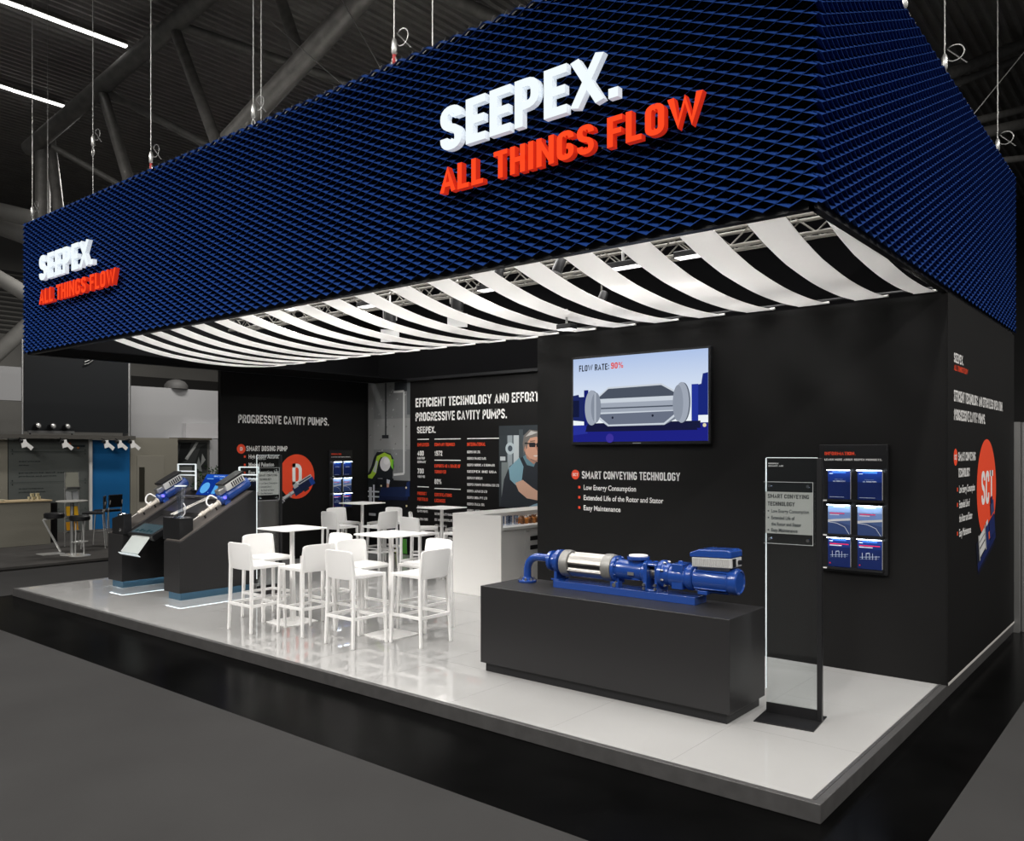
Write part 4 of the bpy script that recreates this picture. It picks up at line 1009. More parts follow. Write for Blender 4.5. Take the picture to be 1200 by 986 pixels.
ZP, AY, AZ = .885, 1.37, 1.098
pump = thing('progressive_cavity_pump', 'long blue pump with steel stator and drive on the anthracite plinth', 'pump', (-2.2, AY, ZP))
B, S_, CI = M['blue'], M['steel'], M['cast']
def part(m_, name, mat, par=None, **k):
    par = par or pump
    o = m_.build(name, mat, None, **k); o.parent = par
    o.matrix_parent_inverse = Matrix.Translation(-Vector(pump.location)) if par is pump else Matrix.Identity(4); return o
ax = lambda x, dz=0, dy=0: (x, AY + dy, AZ + dz)
# base rail: channel section
m_ = MB(); z0 = ZP
m_.box(-2.82, -1.42, 1.272, 1.280, z0, z0 + .062); m_.box(-2.82, -1.42, 1.46, 1.468, z0, z0 + .062); m_.box(-2.82, -1.42, 1.272, 1.468, z0 + .056, z0 + .064); m_.box(-2.82, -2.812, 1.272, 1.468, z0, z0 + .062); m_.box(-1.428, -1.42, 1.272, 1.468, z0, z0 + .062)
part(m_, 'base_rail', B, bevel=.003)
# elbow
m_ = MB(); pts = [(-3.19, AY, ZP + .012), (-3.19, AY, ZP + .05), (-3.19, AY, AZ - .085)] + [(-3.19 + .13 * (1 - math.cos(a)), AY, AZ + .03 - .13 + .13 * math.sin(a)) for a in [PI / 2 * k / 10 for k in range(1, 11)]] + [(-2.9, AY, AZ + .03)]
m_.path(pts, .036, n=20); el = part(m_, 'elbow_pipe', B, smooth=True)
m_ = MB(); m_.lathe([(.085, 0), (.088, .004), (.088, .018), (.08, .022), (.05, .026), (.045, .045), (.037, .05)], (-3.19, AY, ZP), n=32); ff = part(m_, 'foot_flange', B, smooth=True)
def bolts(par, c, d, R, n, r=.011, l=.02, mat=S_, name='bolt', ph=0.4):
    c = Vector(c); d = Vector(d).normalized(); a = d.orthogonal().normalized(); b = d.cross(a)
    for i in range(n):
        q = 2 * PI * i / n + ph; m_ = MB(); p0 = c + (a * math.cos(q) + b * math.sin(q)) * R; m_.tube(p0, p0 + d * l, r, n=6); m_.tube(p0 + d * l, p0 + d * (l + .008), r * .55, n=8); part(m_, name, mat, par)
bolts(ff, (-3.19, AY, ZP + .02), (0, 0, 1), .068, 8)
# discharge flange block
m_ = MB(); m_.lathe([(.037, -.02), (.06, -.015), (.09, -.01), (.092, .02), (.07, .025), (.066, .07), (.095, .075), (.108, .08), (.108, .115), (.09, .12)], (-2.90, AY, AZ + .012), (1, 0, 0), n=32); df = part(m_, 'discharge_flange', B, smooth=True)
bolts(df, (-2.895, AY, AZ + .012), (-1, 0, 0), .075, 8, .010, .016); bolts(df, (-2.80, AY, AZ + .005), (-1, 0, 0), .092, 6, .012, .03, B)
m_ = MB(); m_.box(-2.83, -2.80, AY - .07, AY + .07, ZP + .06, AZ - .03); m_.box(-2.86, -2.77, AY - .075, AY + .075, ZP + .062, ZP + .075); part(m_, 'support_foot', B, bevel=.003)
# stator with two cast rings and ribs
for xa, xb, r in ((-2.755, -2.665, .118), (-2.315, -2.215, .116)):
    m_ = MB(); m_.lathe([(r - .02, 0), (r, .006), (r + .002, .03), (r + .002, .055), (r - .004, xb - xa - .006), (r - .03, xb - xa)], (xa, AY, AZ + .004), (1, 0, 0), n=40); part(m_, 'stator_ring', CI, smooth=True)
m_ = MB(); m_.tube(ax(-2.68), ax(-2.3), .085, n=32); part(m_, 'stator_core', M['black'], smooth=True)
for i in range(4):                                          # segmented stator shells with flat faces and slots
    a0 = PI / 4 + i * PI / 2 + .1
    sec = []
    for f in (-.62, -.5, -.18, .18, .5, .62): sec.append((math.cos(a0 + f) * (.106 if abs(f) < .6 else .092), math.sin(a0 + f) * (.106 if abs(f) < .6 else .092)))
    for f in (.62, .2, -.2, -.62): sec.append((math.cos(a0 + f) * .084, math.sin(a0 + f) * .084))
    m_ = MB(); m_.prism([(y, z) for y, z in sec], (-2.66, AY, AZ + .004), UY, UZ, UX, .345); part(m_, 'stator_shell', S_, bevel=.003)
for q in (.9, 2.2, 3.6, 4.6, 5.6):
    m_ = MB(); y, z = math.cos(q) * .1, math.sin(q) * .1; m_.tube(ax(-2.7, z, y), ax(-2.26, z, y), .007, n=8); part(m_, 'tie_rod', S_, smooth=True)
# suction casing with vertical port
m_ = MB(); m_.lathe([(.11, 0), (.112, .006), (.112, .03), (.092, .036), (.086, .05), (.082, .28), (.092, .29), (.1, .30), (.1, .325)], (-2.215, AY, AZ), (1, 0, 0), n=36); scs = part(m_, 'suction_casing', B, smooth=True)
bolts(scs, (-2.185, AY, AZ), (1, 0, 0), .1, 8, .010, .014, B)
m_ = MB(); m_.lathe([(.062, -.07), (.06, .07), (.07, .09), (.092, .098), (.096, .102), (.096, .122), (.085, .124)], (-1.995, AY, AZ), (0, 0, 1), n=36); pt = part(m_, 'suction_port', B, smooth=True)
m_ = MB(); m_.lathe([(.002, 0), (.078, 0), (.08, .004), (.078, .010), (.002, .012)], (-1.995, AY, AZ + .124), (0, 0, 1), n=36); part(m_, 'port_cover', M['paper'], pt, smooth=True)
m_ = MB(); m_.box(-2.05, -1.99, AY - .0885, AY - .0855, AZ - .03, AZ - .005); part(m_, 'type_plate', M['alu'], scs)
m_ = MB(); m_.box(-2.22, -2.14, AY - .09, AY - .02, ZP + .062, AZ - .10); m_.box(-2.20, -2.16, AY - .05, AY + .05, AZ - .12, AZ - .07); part(m_, 'support_foot', B, bevel=.004)
m_ = MB(); m_.tube((-2.18, AY - .095, ZP + .085), (-2.18, AY - .06, ZP + .085), .018, n=12); m_.tube((-2.2, AY - .08, ZP + .08), (-2.16, AY - .08, ZP + .115), .012, n=8); part(m_, 'drain_plug', S_)
# lantern with seal
m_ = MB(); m_.box(-1.895, -1.86, AY - .1, AY + .1, ZP + .062, AZ + .085); m_.box(-1.79, -1.765, AY - .095, AY + .095, ZP + .062, AZ + .08); m_.box(-1.86, -1.79, AY - .095, AY + .095, ZP + .062, ZP + .085); m_.box(-1.86, -1.79, AY - .09, AY + .09, AZ + .062, AZ + .082); ln = part(m_, 'lantern', B, bevel=.006)
m_ = MB(); m_.lathe([(.05, 0), (.055, .01), (.055, .025), (.045, .03), (.045, .045), (.052, .05), (.052, .075)], (-1.863, AY, AZ), (1, 0, 0), n=28); part(m_, 'shaft_seal', S_, smooth=True)
for dx, dz in ((-1.88, .03), (-1.88, .06), (-1.775, .035), (-1.775, .065)): 
    m_ = MB(); m_.tube((dx, AY - .1, ZP + .06 + dz), (dx, AY - .118, ZP + .06 + dz), .012, n=6); part(m_, 'bolt', S_, ln)
# drive flange, gearbox, motor
m_ = MB(); m_.lathe([(.075, 0), (.1, .005), (.112, .012), (.112, .04), (.1, .046), (.09, .06), (.088, .1)], (-1.775, AY, AZ + .0), (1, 0, 0), n=36); dfl = part(m_, 'drive_flange', B, smooth=True)
bolts(dfl, (-1.735, AY, AZ), (1, 0, 0), .1, 8, .011, .018, S_)
m_ = MB(); m_.lathe([(.09, 0), (.095, .02), (.095, .11), (.088, .13), (.092, .15), (.104, .16), (.104, .20), (.09, .215)], (-1.675, AY, AZ - .008), (1, 0, 0), n=32)
m_.box(-1.64, -1.54, AY - .085, AY + .085, AZ - .105, AZ + .1); m_.tube((-1.6, AY, AZ + .09), (-1.6, AY, AZ + .118), .02, n=10); part(m_, 'gearbox', B, smooth=True, bevel=.006)
m_ = MB(); m_.lathe([(.075, 0), (.09, .01), (.096, .03), (.096, .30), (.104, .31), (.106, .36), (.098, .375), (.085, .38), (.08, .37), (.02, .372)], (-1.465, AY, AZ - .008), (1, 0, 0), n=40); mot = part(m_, 'motor', M['blue'], smooth=True)
for i in range(22):
    q = 2 * PI * i / 22
    if abs(q - PI / 2) < .5: continue
    m_ = MB(); R = Matrix.Translation(Vector(ax(0, -.008))) @ Matrix.Rotation(q, 4, 'X'); m_.box(-1.44, -1.17, -.0025, .0025, .09, .108, mat=R); part(m_, 'cooling_fin', B, mot)
m_ = MB(); m_.box(-1.4, -1.32, AY - .1, AY + .1, AZ - .12, AZ - .09); part(m_, 'motor_foot', B, bevel=.004)
# frequency converter box on the motor: grey ribbed body, blue lid
tl = Matrix.Translation((-1.285, AY, AZ + .155)) @ Matrix.Rotation(-.035, 4, 'Y')
m_ = MB(); m_.box(-.165, .165, -.1, .1, -.055, .02, mat=tl); m_.box(-.14, .13, -.06, .06, -.085, -.05, mat=tl); cb = part(m_, 'converter_body', pm('light grey cast housing', (.55, .55, .54), .45), bevel=.006)
for k in range(26):
    m_ = MB(); x = -.155 + .31 * k / 25; m_.box(x - .002, x + .002, -.106, -.098, -.05, .015, mat=tl); part(m_, 'converter_rib', pm('light grey rib', (.55, .55, .54), .45) if k == 0 else bpy.data.materials['light grey rib'], cb)
m_ = MB(); m_.prism([(-.18, .0), (.17, .0), (.17, .05), (.14, .062), (-.1, .062), (-.18, .035)], (0, 0, 0), UX, UZ, UY, .212)
m_.v = [tuple(tl @ (Vector(v) + Vector((0, -.106, .022)))) for v in m_.v]; part(m_, 'converter_lid', B, bevel=.008)
m_ = MB(); m_.box(.166, .172, -.07, -.02, -.05, .015, mat=tl); m_.tube(tl @ Vector((.166, .04, -.02)), tl @ Vector((.19, .04, -.02)), .018, n=12); part(m_, 'cable_gland', M['black'], cb)

# acrylic info stands
def info_stand(loc, rz, label):
    t = thing('information_stand', label, 'information stand', loc, rz, 'acrylic information stands')
    m_ = MB(); m_.box(-.225, .205, -.26, .14, 0, .008); m_.build('base_plate', M['black'], t, bevel=.002)
    m_ = MB(); m_.box(-.205, .20, -.006, .006, .008, .085); m_.build('base_bracket', M['black'], t)
    m_ = MB(); m_.box(.17, .205, -.022, .022, .008, 1.945); m_.build('pole', M['black'], t, bevel=.003)
    m_ = MB(); m_.box(-.205, .17, -.004, .004, .085, 1.945); m_.build('acrylic_panel', M['acrylic'], t)
    m_ = MB(); m_.box(-.211, -.205, -.006, .006, .19, 1.945); m_.build('lit_edge', M['acrylic_edge_glow'], t)
    m_ = MB(); m_.box(-.205, .17, -.0045, .0045, 1.945, 1.949); m_.build('panel_top_edge', M['acrylic_edge_glow'], t)
    m_ = MB(); m_.box(-.215, .145, -.034, -.030, 1.30, 1.765); h_ = m_.build('sheet_pocket', M['acrylic'], t)
    m_ = MB()
    for a, b, c, d in ((-.216, .146, 1.298, 1.301), (-.216, .146, 1.763, 1.766), (.143, .146, 1.301, 1.763)): m_.box(a, b, -.0345, -.0295, c, d)
    m_.build('pocket_edge', pm('pocket edge', (.5, .52, .52), .2) if 'pocket edge' not in bpy.data.materials else bpy.data.materials['pocket edge'], t)
    for a in (-.17, .11):
        for b in (1.335, 1.735):
            m_ = MB(); m_.tube((a, -.045, b), (a, -.004, b), .012, n=12); m_.build('spacer_screw', M['chrome'], t, smooth=True)
    p = Pic((-.205, -.026, 1.375), UX, UZ, NF, .345, .315, .0004)
    gp = C(176, 174, 170); ink = C(26, 28, 32); sg = C(70, 72, 76)
    p.r(0, 1, 0, 1, gp); p.caps('SMART CONVEYING', .05, .845, .10, .88, ink); p.caps('TECHNOLOGY', .05, .665, .10, .58, ink)
    for s_, y_, w_ in (('Low Energy Consumption', .50, .80), ('Extended Life of', .34, .5), ('the Rotor and Stator', .19, .64), ('Easy Maintenance', .045, .56)):
        p.low(s_, .13, y_, .085, w_, sg)
        if s_[0] != 't': p.r(.05, .08, y_ + .02, y_ + .055, sg)
    p.build('sheet', t)
    p = Pic((-.19, -.0045, 1.88), UX, UZ, NF, .14, .03, .0004); p.caps('SEEPEX', 0, .6, .35, .55, C(190, 192, 192)); p.caps('SMART AIR', 0, 0, .35, .8, C(190, 192, 192)); p.build('stand_logo', t)
    return t
info_stand((-.690, 1.43, PZ), math.radians(6), 'tall clear acrylic information stand with black pole beside the long plinth')
info_stand((-8.63, 2.27, PZ), math.radians(90), 'tall acrylic information stand with glowing edge behind the right console')

# =================================================================== SLOPED DISPLAY CONSOLES
def sl(y): return .885 + (y - 1.0) * math.tan(math.radians(29.6))
def console(x0, x1, label):
    t = thing('display_console', label, 'display console', ((x0 + x1) / 2, 1.6, PZ), 0, 'sloped black display consoles')
    mi = Matrix.Translation(-Vector(t.location))
    def k(m_, n, mat, **kw): o = m_.build(n, mat, None, **kw); o.parent = t; o.matrix_parent_inverse = mi; return o
    prof = [(1.0, .21), (2.2, .21), (2.25, .4), (2.25, 1.5), (2.12, 1.545), (1.0, .888)]
    m_ = MB(); m_.prism(prof, (x0, 0, 0), UY, UZ, UX, x1 - x0); k(m_, 'body', M['plinth'], bevel=.004)
    m_ = MB(); m_.box(x0 + .06, x1 - .05, 1.04, 2.14, PZ, .21); k(m_, 'recessed_foot', M['kick_blue'])
    m_ = MB()
    m_.box(x0 + .02, x1 - .015, 1.012, 1.022, .2085, .2103); m_.box(x1 - .025, x1 - .015, 1.022, 2.16, .2085, .2103); m_.box(x0 + .02, x0 + .03, 1.022, 2.16, .2085, .2103)
    k(m_, 'led_strip', M['led_foot'])
    m_ = MB(); m_.prism([(1.02, .897), (2.10, 1.533), (2.10, 1.545), (1.02, .909)], (x0 + .02, 0, 0), UY, UZ, UX, x1 - x0 - .04); k(m_, 'painted_lit_top', pm('plinth laminate with painted light', (.085, .075, .068), .45) if 'plinth laminate with painted light' not in bpy.data.materials else bpy.data.materials['plinth laminate with painted light'])  # same laminate as the body; light on the slope painted as paler colour
    return t
CL = console(-10.86, -10.43, 'sloped black display console with blue-lit foot, left of the pair')
CR = console(-9.22, -8.80, 'sloped black display console with blue-lit foot, right of the pair')
# tray between the two consoles
t = thing('display_tray', 'dark sloping tray with pipe dummies between the two consoles', 'display tray', (-9.8, 1.7, 1.0))
mi = Matrix.Translation(-Vector(t.location))
def kk(m_, n, mat, par=None, **kw): o = m_.build(n, mat, None, **kw); o.parent = par or t; o.matrix_parent_inverse = Matrix.Translation(-Vector((par or t).location)); return o
X0, X1 = -10.43, -9.22
m_ = MB(); m_.prism([(1.35, .98), (2.1, 1.36), (2.1, 1.40), (1.95, 1.36), (1.9, 1.38), (1.62, 1.22), (1.60, 1.14), (1.35, 1.02)], (X0, 0, 0), UY, UZ, UX, X1 - X0); kk(m_, 'tray_body', M['plinth'])
m_ = MB(); m_.box(X0, X1, 1.95, 2.24, 1.33, 1.40); kk(m_, 'back_shelf', bpy.data.materials['plinth laminate with painted light'])  # paler lit-top colour reused, light painted in
m_ = MB(); m_.box(X0, X1, 2.0, 2.22, .2, 1.33); kk(m_, 'rear_panel', M['plinth'])
for dx in (-9.62, -9.70):
    m_ = MB(); m_.tube((dx, 1.35, 1.20), (dx + .02, 1.93, 1.425), .016, n=12); kk(m_, 'steel_pipe', M['steel'], smooth=True)
m_ = MB(); m_.tube((X0 + .1, 1.9, 1.43), (X1 - .05, 1.9, 1.43), .016, n=12); kk(m_, 'steel_pipe', M['steel'], smooth=True)
# black box with clear measuring vessel
mb = MB(); mb.box(-9.32, -8.885, 1.04, 1.24, .905, 1.205)
tag(mb.build('vessel_box', M['black'], bevel=.004), 'black box standing on the low end of the right console', 'box')
t = thing('measuring_vessel', 'clear conical glass vessel on the black box of the right console', 'vessel', (-9.05, 1.15, 1.205))
kk2 = lambda m_, n, mat, **kw: m_.build(n, mat, t, **kw)
m_ = MB(); m_.lathe([(.05, .0), (.05, .006), (.036, .02), (.034, .16), (.046, .22), (.075, .40), (.075, .43)], (0, 0, 0), n=28); kk2(m_, 'glass_body', M['glass'], smooth=True)
m_ = MB(); m_.lathe([(.05, 0), (.082, .004), (.082, .012), (.05, .016)], (0, 0, .425), n=28); kk2(m_, 'rim', M['acrylic_edge_glow'], smooth=True)
m_ = MB(); m_.lathe([(.13, 0), (.13, .006), (.05, .01)], (0, 0, 0), n=28); kk2(m_, 'foot_ring', M['chrome'], smooth=True)
m_ = MB(); m_.path([(.05, 0, .02), (.09, .01, .06), (.1, .01, .16), (.07, 0, .2)], .008, n=8); kk2(m_, 'hose', pm('clear hose', (.6, .6, .62), .3), smooth=True)
m_ = MB(); m_.tube((-.11, -.03, .006), (-.05, -.03, .02), .012, n=8); kk2(m_, 'valve', M['chrome'])
# raised block on the left console
t = thing('control_block', 'black upright block with a chrome dome on the low end of the left console', 'control block', (-10.56, 1.06, .90))
m_ = MB(); m_.prism([(-.2, 0), (.16, 0), (.16, .30), (-.2, .22)], (0, -.05, 0), UX, UZ, UY, .12); m_.build('block_body', M['black'], t, bevel=.005)
m_ = MB(); m_.lathe([(.07, 0), (.065, .015), (.04, .03), (.002, .036)], (.02, .0, .27), n=20); m_.build('dome', M['chrome'], t, smooth=True)
m_ = MB(); m_.tube((.05, -.06, .06), (.05, -.05, .06), .03, n=16); m_.tube((.05, -.065, .06), (.05, -.06, .06), .018, n=12); m_.build('switch', M['chrome'], t, smooth=True)
# touch screen on an arm with leaflet holder
t = thing('touch_terminal', 'slanted black touch screen terminal between the consoles', 'touch screen', (-9.95, 1.15, 1.0))
R = Matrix.Rotation(math.radians(28), 4, 'X')
m_ = MB(); m_.box(-.36, .36, -.15, .15, -.09, 0, mat=R); m_.build('screen_body', M['black'], t, bevel=.008)
m_ = MB(); m_.box(-.30, .30, -.115, .115, .0005, .003, mat=R); m_.build('touch_glass', pm('dim touch screen', (.02, .03, .035), .08, emit=(.08, .14, .17), es=.35), t)
for q in range(5):
    m_ = MB(); m_.box(-.24 + q * .1, -.17 + q * .1, -.08, -.04 + .02 * (q % 2), .0035, .004, mat=R); m_.build('screen_tile', E(60, 92, 100, .5), t)
m_ = MB(); m_.box(-.28, .28, -.152, -.15, -.03, -.018, mat=R); m_.build('chrome_strip', M['chrome'], t)
m_ = MB(); m_.box(-.07, .07, .02, .3, -.16, -.03); m_.build('support_arm', M['black'], t)
t = thing('leaflet_holder', 'small clear leaflet holder hanging below the touch screen', 'leaflet holder', (-9.92, 1.02, .885))
R = Matrix.Rotation(math.radians(-38), 4, 'X')
m_ = MB(); m_.box(-.30, .27, -.004, .0, -.27, .01, mat=R); m_.build('front_pane', M['acrylic'], t); m_ = MB(); m_.box(-.29, .26, .04, .044, -.27, .03, mat=R); m_.build('back_pane', M['acrylic'], t)
m_ = MB(); m_.box(-.30, .27, -.004, .044, -.275, -.268, mat=R); m_.build('bottom_edge', M['acrylic_edge_glow'], t)
m_ = MB(); m_.box(.262, .268, -.004, .044, -.27, .03, mat=R); m_.build('side_edge', M['chrome'], t)
tl = thing('leaflet', 'white leaflet stack in the clear holder under the touch screen', 'leaflet', (-9.92, 1.02, .885))
m_ = MB(); m_.box(-.27, .24, .004, .036, -.25, .025, mat=R); m_.build('paper_stack', M['paper'], tl)
# small dosing pumps lying on the slopes
def dosing(x, y0, label):
    a = math.radians(29.6); c, s_ = math.cos(a), math.sin(a)
    t = thing('dosing_pump', label, 'pump', (x, y0, sl(y0) + .11), 0, 'dosing pumps on the consoles')
    R = Matrix.Rotation(a, 4, 'X')
    def k(m_, n, mat, **kw):
        m_.v = [tuple(R @ Vector(v)) for v in m_.v]; return m_.build(n, mat, t, **kw)
    ivory = bpy.data.materials.get('ivory pipe') or pm('ivory pipe', (.62, .57, .50), .35)
    m_ = MB(); m_.tube((0, -.30, 0), (0, 0.02, 0), .010, n=10); k(m_, 'inlet_tube', M['steel'], smooth=True)
    m_ = MB(); m_.lathe([(.018, 0), (.026, .01), (.026, .05), (.034, .06), (.034, .09), (.026, .10), (.026, .17), (.036, .18), (.036, .2), (.028, .21), (.03, .33), (.045, .34), (.045, .36)], (0, 0, 0), (0, 1, 0), n=20); k(m_, 'pump_barrel', ivory, smooth=True)
    m_ = MB(); m_.tube((0, .08, -.09), (0, .08, -.02), .012, n=8); m_.tube((0, .28, -.09), (0, .28, -.02), .012, n=8); k(m_, 'barrel_foot', M['black'])
    m_ = MB(); m_.lathe([(.06, 0), (.075, .01), (.075, .05), (.06, .06), (.06, .12), (.08, .13), (.085, .18), (.085, .40), (.09, .42), (.09, .50), (.075, .53)], (0, .36, .02), (0, 1, 0), n=28); k(m_, 'motor', M['blue'], smooth=True)
    m_ = MB(); m_.box(-.05, .05, .40, .50, -.09, .0); k(m_, 'motor_foot', M['blue'])
    m_ = MB(); m_.box(-.10, .10, .50, .82, .10, .20); k(m_, 'converter_box', bpy.data.materials['light grey cast housing'], bevel=.008)
    m_ = MB(); m_.box(-.10, .10, .48, .86, .198, .23); k(m_, 'converter_lid', M['black'], bevel=.006)
    for i in range(6):
        m_ = MB(); m_.box(.1, .108, .60 + .035 * i, .615 + .035 * i, .115, .185); k(m_, 'converter_rib', M['black'])
    m_ = MB(); m_.box(-.06, .06, .40, .50, .09, .17); k(m_, 'terminal_box', M['alu'], bevel=.01)
    m_ = MB(); m_.path([(.0, .37, .05)] + [(-.03 - .035 * math.sin(q), .27 + .065 * math.cos(q), .085 + .055 * math.sin(q + .6)) for q in [i * .42 for i in range(12)]] + [(-.01, .22, .03)], .012, n=10); k(m_, 'hose', M['white_plastic'], smooth=True)
    m_ = MB(); m_.tube((.06, .43, .04), (.09, .43, .04), .02, n=12); k(m_, 'indicator', M['blue_glow'])
    return t
dosing(-8.99, 1.38, 'small blue dosing pump with white barrel lying on the right console')
dosing(-10.62, 1.33, 'small blue dosing pump with white barrel lying on the left console')
# slanted lit info display behind the tray
t = thing('lit_display', 'slanted blue lit display panel between the pumps of the consoles', 'display', (-9.66, 1.93, 1.43))
R = Matrix.Rotation(math.radians(-32), 4, 'X')
m_ = MB(); m_.box(-.42, .38, 0, .03, .02, .40, mat=R); m_.build('panel_body', M['black'], t, bevel=.004)
p = Pic(R @ Vector((-.40, -.001, .03)), UX, R @ UZ, R @ NF, .76, .36, .0005)
p.r(0, 1, 0, 1, E(16, 52, 140)); p.r(0, 1, .8, 1, E(26, 78, 180)); p.p(circle(.15, 30, .2, .34, .26), E(92, 172, 236)); p.p([(.52, .08), (.66, .08), (.66, .6), (.52, .6)], E(84, 166, 232)); p.low('SMART DOSING', .3, .88, .06, .4, E(190, 220, 250)); p.r(.1, .34, .76, .79, E(120, 180, 235)); p.r(.56, .8, .76, .79, E(120, 180, 235))
p.r(.4, .42, .1, .14, E(120, 180, 235)); p.r(.72, .74, .1, .2, E(120, 180, 235)); p.build('display_image', t)
mb = MB(); mb.lathe([(.06, 0), (.075, .01), (.07, .03), (.02, .04)], (-10.14, 2.04, 1.40), n=20)
b = tag(mb.build('signal_lamp', M['black'], smooth=True), 'round signal lamp glowing blue beside the slanted display', 'lamp')
mb = MB(); mb.lathe([(.05, 0), (.055, .01), (.02, .02)], (-10.14, 2.04, 1.436), n=20); mb.build('lamp_glow', M['blue_glow'], b, smooth=True)
def sign_holder(x, y, z, w_, h_, label):
    t = thing('sign_holder', label, 'sign holder', (x, y, z), math.radians(18), 'clear sign holders behind the consoles')
    m_ = MB(); m_.box(-w_ / 2, w_ / 2, 0, .006, 0, h_); m_.build('clear_pane', M['acrylic'], t)
    for a in (-w_ / 2, w_ / 2):
        m_ = MB(); m_.box(a - .012, a + .012, -.004, .01, 0, h_); m_.build('side_edge', M['acrylic_edge_glow'], t)
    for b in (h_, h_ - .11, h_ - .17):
        m_ = MB(); m_.box(-w_ / 2, w_ / 2, -.003, .009, b - .010, b + .006); m_.build('cross_bar', M['acrylic_edge_glow'], t)
    m_ = MB(); m_.box(-w_ / 2 - .03, w_ / 2 + .03, -.05, .06, -.012, 0); m_.build('foot', M['black'], t)
sign_holder(-10.56, 2.08, 1.50 + .012, .35, .40, 'clear sign holder with white edges behind the left console pump')
sign_holder(-8.98, 2.16, 1.522, .34, .36, 'clear sign holder with white edges at the upper end of the right console')

# =================================================================== BAR COUNTER
t = thing('bar_counter', 'white bar counter with open service side left of the black cabin', 'counter', (-6.0, 5.0, PZ))
m_ = MB(); m_.box(-6.50, -5.60, 3.84, 3.88, PZ, 1.235); kk(m_, 'end_panel', M['white_lac'], t, bevel=.003)
m_ = MB(); m_.box(-6.50, -6.46, 3.88, 5.9, PZ, 1.20); kk(m_, 'front_panel', M['white_lac'], t)
m_ = MB(); m_.box(-6.50, -6.0, 3.88, 5.9, 1.195, 1.235); kk(m_, 'bar_top', M['white_lac'], t, bevel=.003)
m_ = MB(); m_.box(-6.03, -6.0, 3.88, 5.9, 1.07, 1.195); kk(m_, 'riser', M['white_lac'], t)
m_ = MB(); m_.box(-6.0, -5.60, 3.88, 5.9, 1.03, 1.07); kk(m_, 'worktop', M['white_lac'], t, bevel=.003)
m_ = MB(); m_.box(-6.0, -5.64, 3.88, 5.9, PZ, 1.03); kk(m_, 'cabinet_body', M['white_lac'], t)
for k, y in enumerate((3.89, 4.39, 4.89, 5.39)):
    m_ = MB(); m_.box(-5.64, -5.62, y, y + .49, PZ + .08, 1.02); o = kk(m_, 'door', M['white_lac'], t, bevel=.002)
dr = [q for q in t.children if q.name.startswith('door')][1]
for z in (.72, .85):
    m_ = MB(); m_.box(-5.62, -5.605, 4.50, 4.85, z, z + .06); o = m_.build('handle', M['black']); o.parent = dr
m_ = MB(); m_.box(-5.62, -5.612, 4.42, 4.47, .975, .985); o = m_.build('lock', M['alu']); o.parent = dr
gl = None
for i in range(6):
    y = 4.0 + .085 * i
    if gl is None:
        gl = thing('tumbler', 'clear drinking glass', 'glass', (-5.86, y, 1.07), 0, 'glasses on the counter worktop')
        m_ = MB(); m_.lathe([(.028, 0), (.032, .004), (.036, .13), (.034, .13), (.029, .012), (.0, .010)], (0, 0, 0), n=18); m_.build('glass_wall', M['glass'], gl, smooth=True); g = gl
    else: g = dup(gl, (-5.86 + .04 * (i % 2), y, 1.07), 0)
    g['label'] = 'clear drinking glass in the row on the white worktop, ' + ('nearest', 'second', 'third', 'fourth', 'fifth', 'sixth')[i] + ' from the counter end panel'
amber = pm('amber glaze', (.45, .16, .03), .3, noise=(30, .6)); brown = pm('brown glaze', (.16, .06, .02), .3, noise=(40, .5))
for i in range(14):
    y = 4.56 + .075 * (i // 2) * 1.2; x = -5.90 + .09 * (i % 2)
    t = thing('snack_jar', ('amber', 'brown')[i % 2] + ' snack jar on the white worktop, ' + ORD[i // 2] + (' of the rear row' if i % 2 == 0 else ' of the front row') + ' beyond the glasses', 'jar', (x, y, 1.07), 0, 'snack jars on the counter worktop')
    m_ = MB(); m_.lathe([(.026, 0), (.034, .01), (.036, .07), (.03, .085), (.022, .09)], (0, 0, 0), n=14); m_.build('jar_body', (amber, brown)[(i + i // 2) % 2], t, smooth=True)
    m_ = MB(); m_.lathe([(.024, 0), (.025, .018), (.0, .02)], (0, 0, .09), n=14); m_.build('lid', (brown, M['white_lac'])[i % 3 == 0], t, smooth=True)

# plant behind the left wall
t = thing('box_plant', 'dark green leafy plant behind the consoles at the left wall edge', 'plant', (-12.6, 3.78, 0.006))
m_ = MB(); m_.prism([(-.25, -.25), (.25, -.25), (.25, .25), (-.25, .25)], (0, 0, 0), UX, UY, UZ, .9); m_.build('planter', M['black'], t, bevel=.01)
m_ = MB(); m_.tube((0, 0, .9), (0, 0, 1.3), .03, n=8); m_.build('stem', pm('bark', (.05, .03, .02), .8), t)
m_ = MB(); rnd = random.Random(5)
for i in range(900):
    d = Vector((rnd.gauss(0, 1), rnd.gauss(0, 1), rnd.gauss(0, .8))).normalized() * rnd.uniform(.1, .36); c = Vector((0, 0, 1.42)) + Vector((d.x * 1.15, d.y * 1.15, d.z * 1.25))
    a = Vector((rnd.uniform(-1, 1), rnd.uniform(-1, 1), rnd.uniform(0, 1))).normalized(); b = a.orthogonal().normalized(); l = rnd.uniform(.04, .07)
    m_.add([c, c + a * l * .5 + b * l * .25, c + a * l, c + a * l * .5 - b * l * .25], [(0, 1, 2, 3)])
m_.build('foliage', pm('box leaf', (.02, .06, .012), .5, noise=(20, .5)), t)

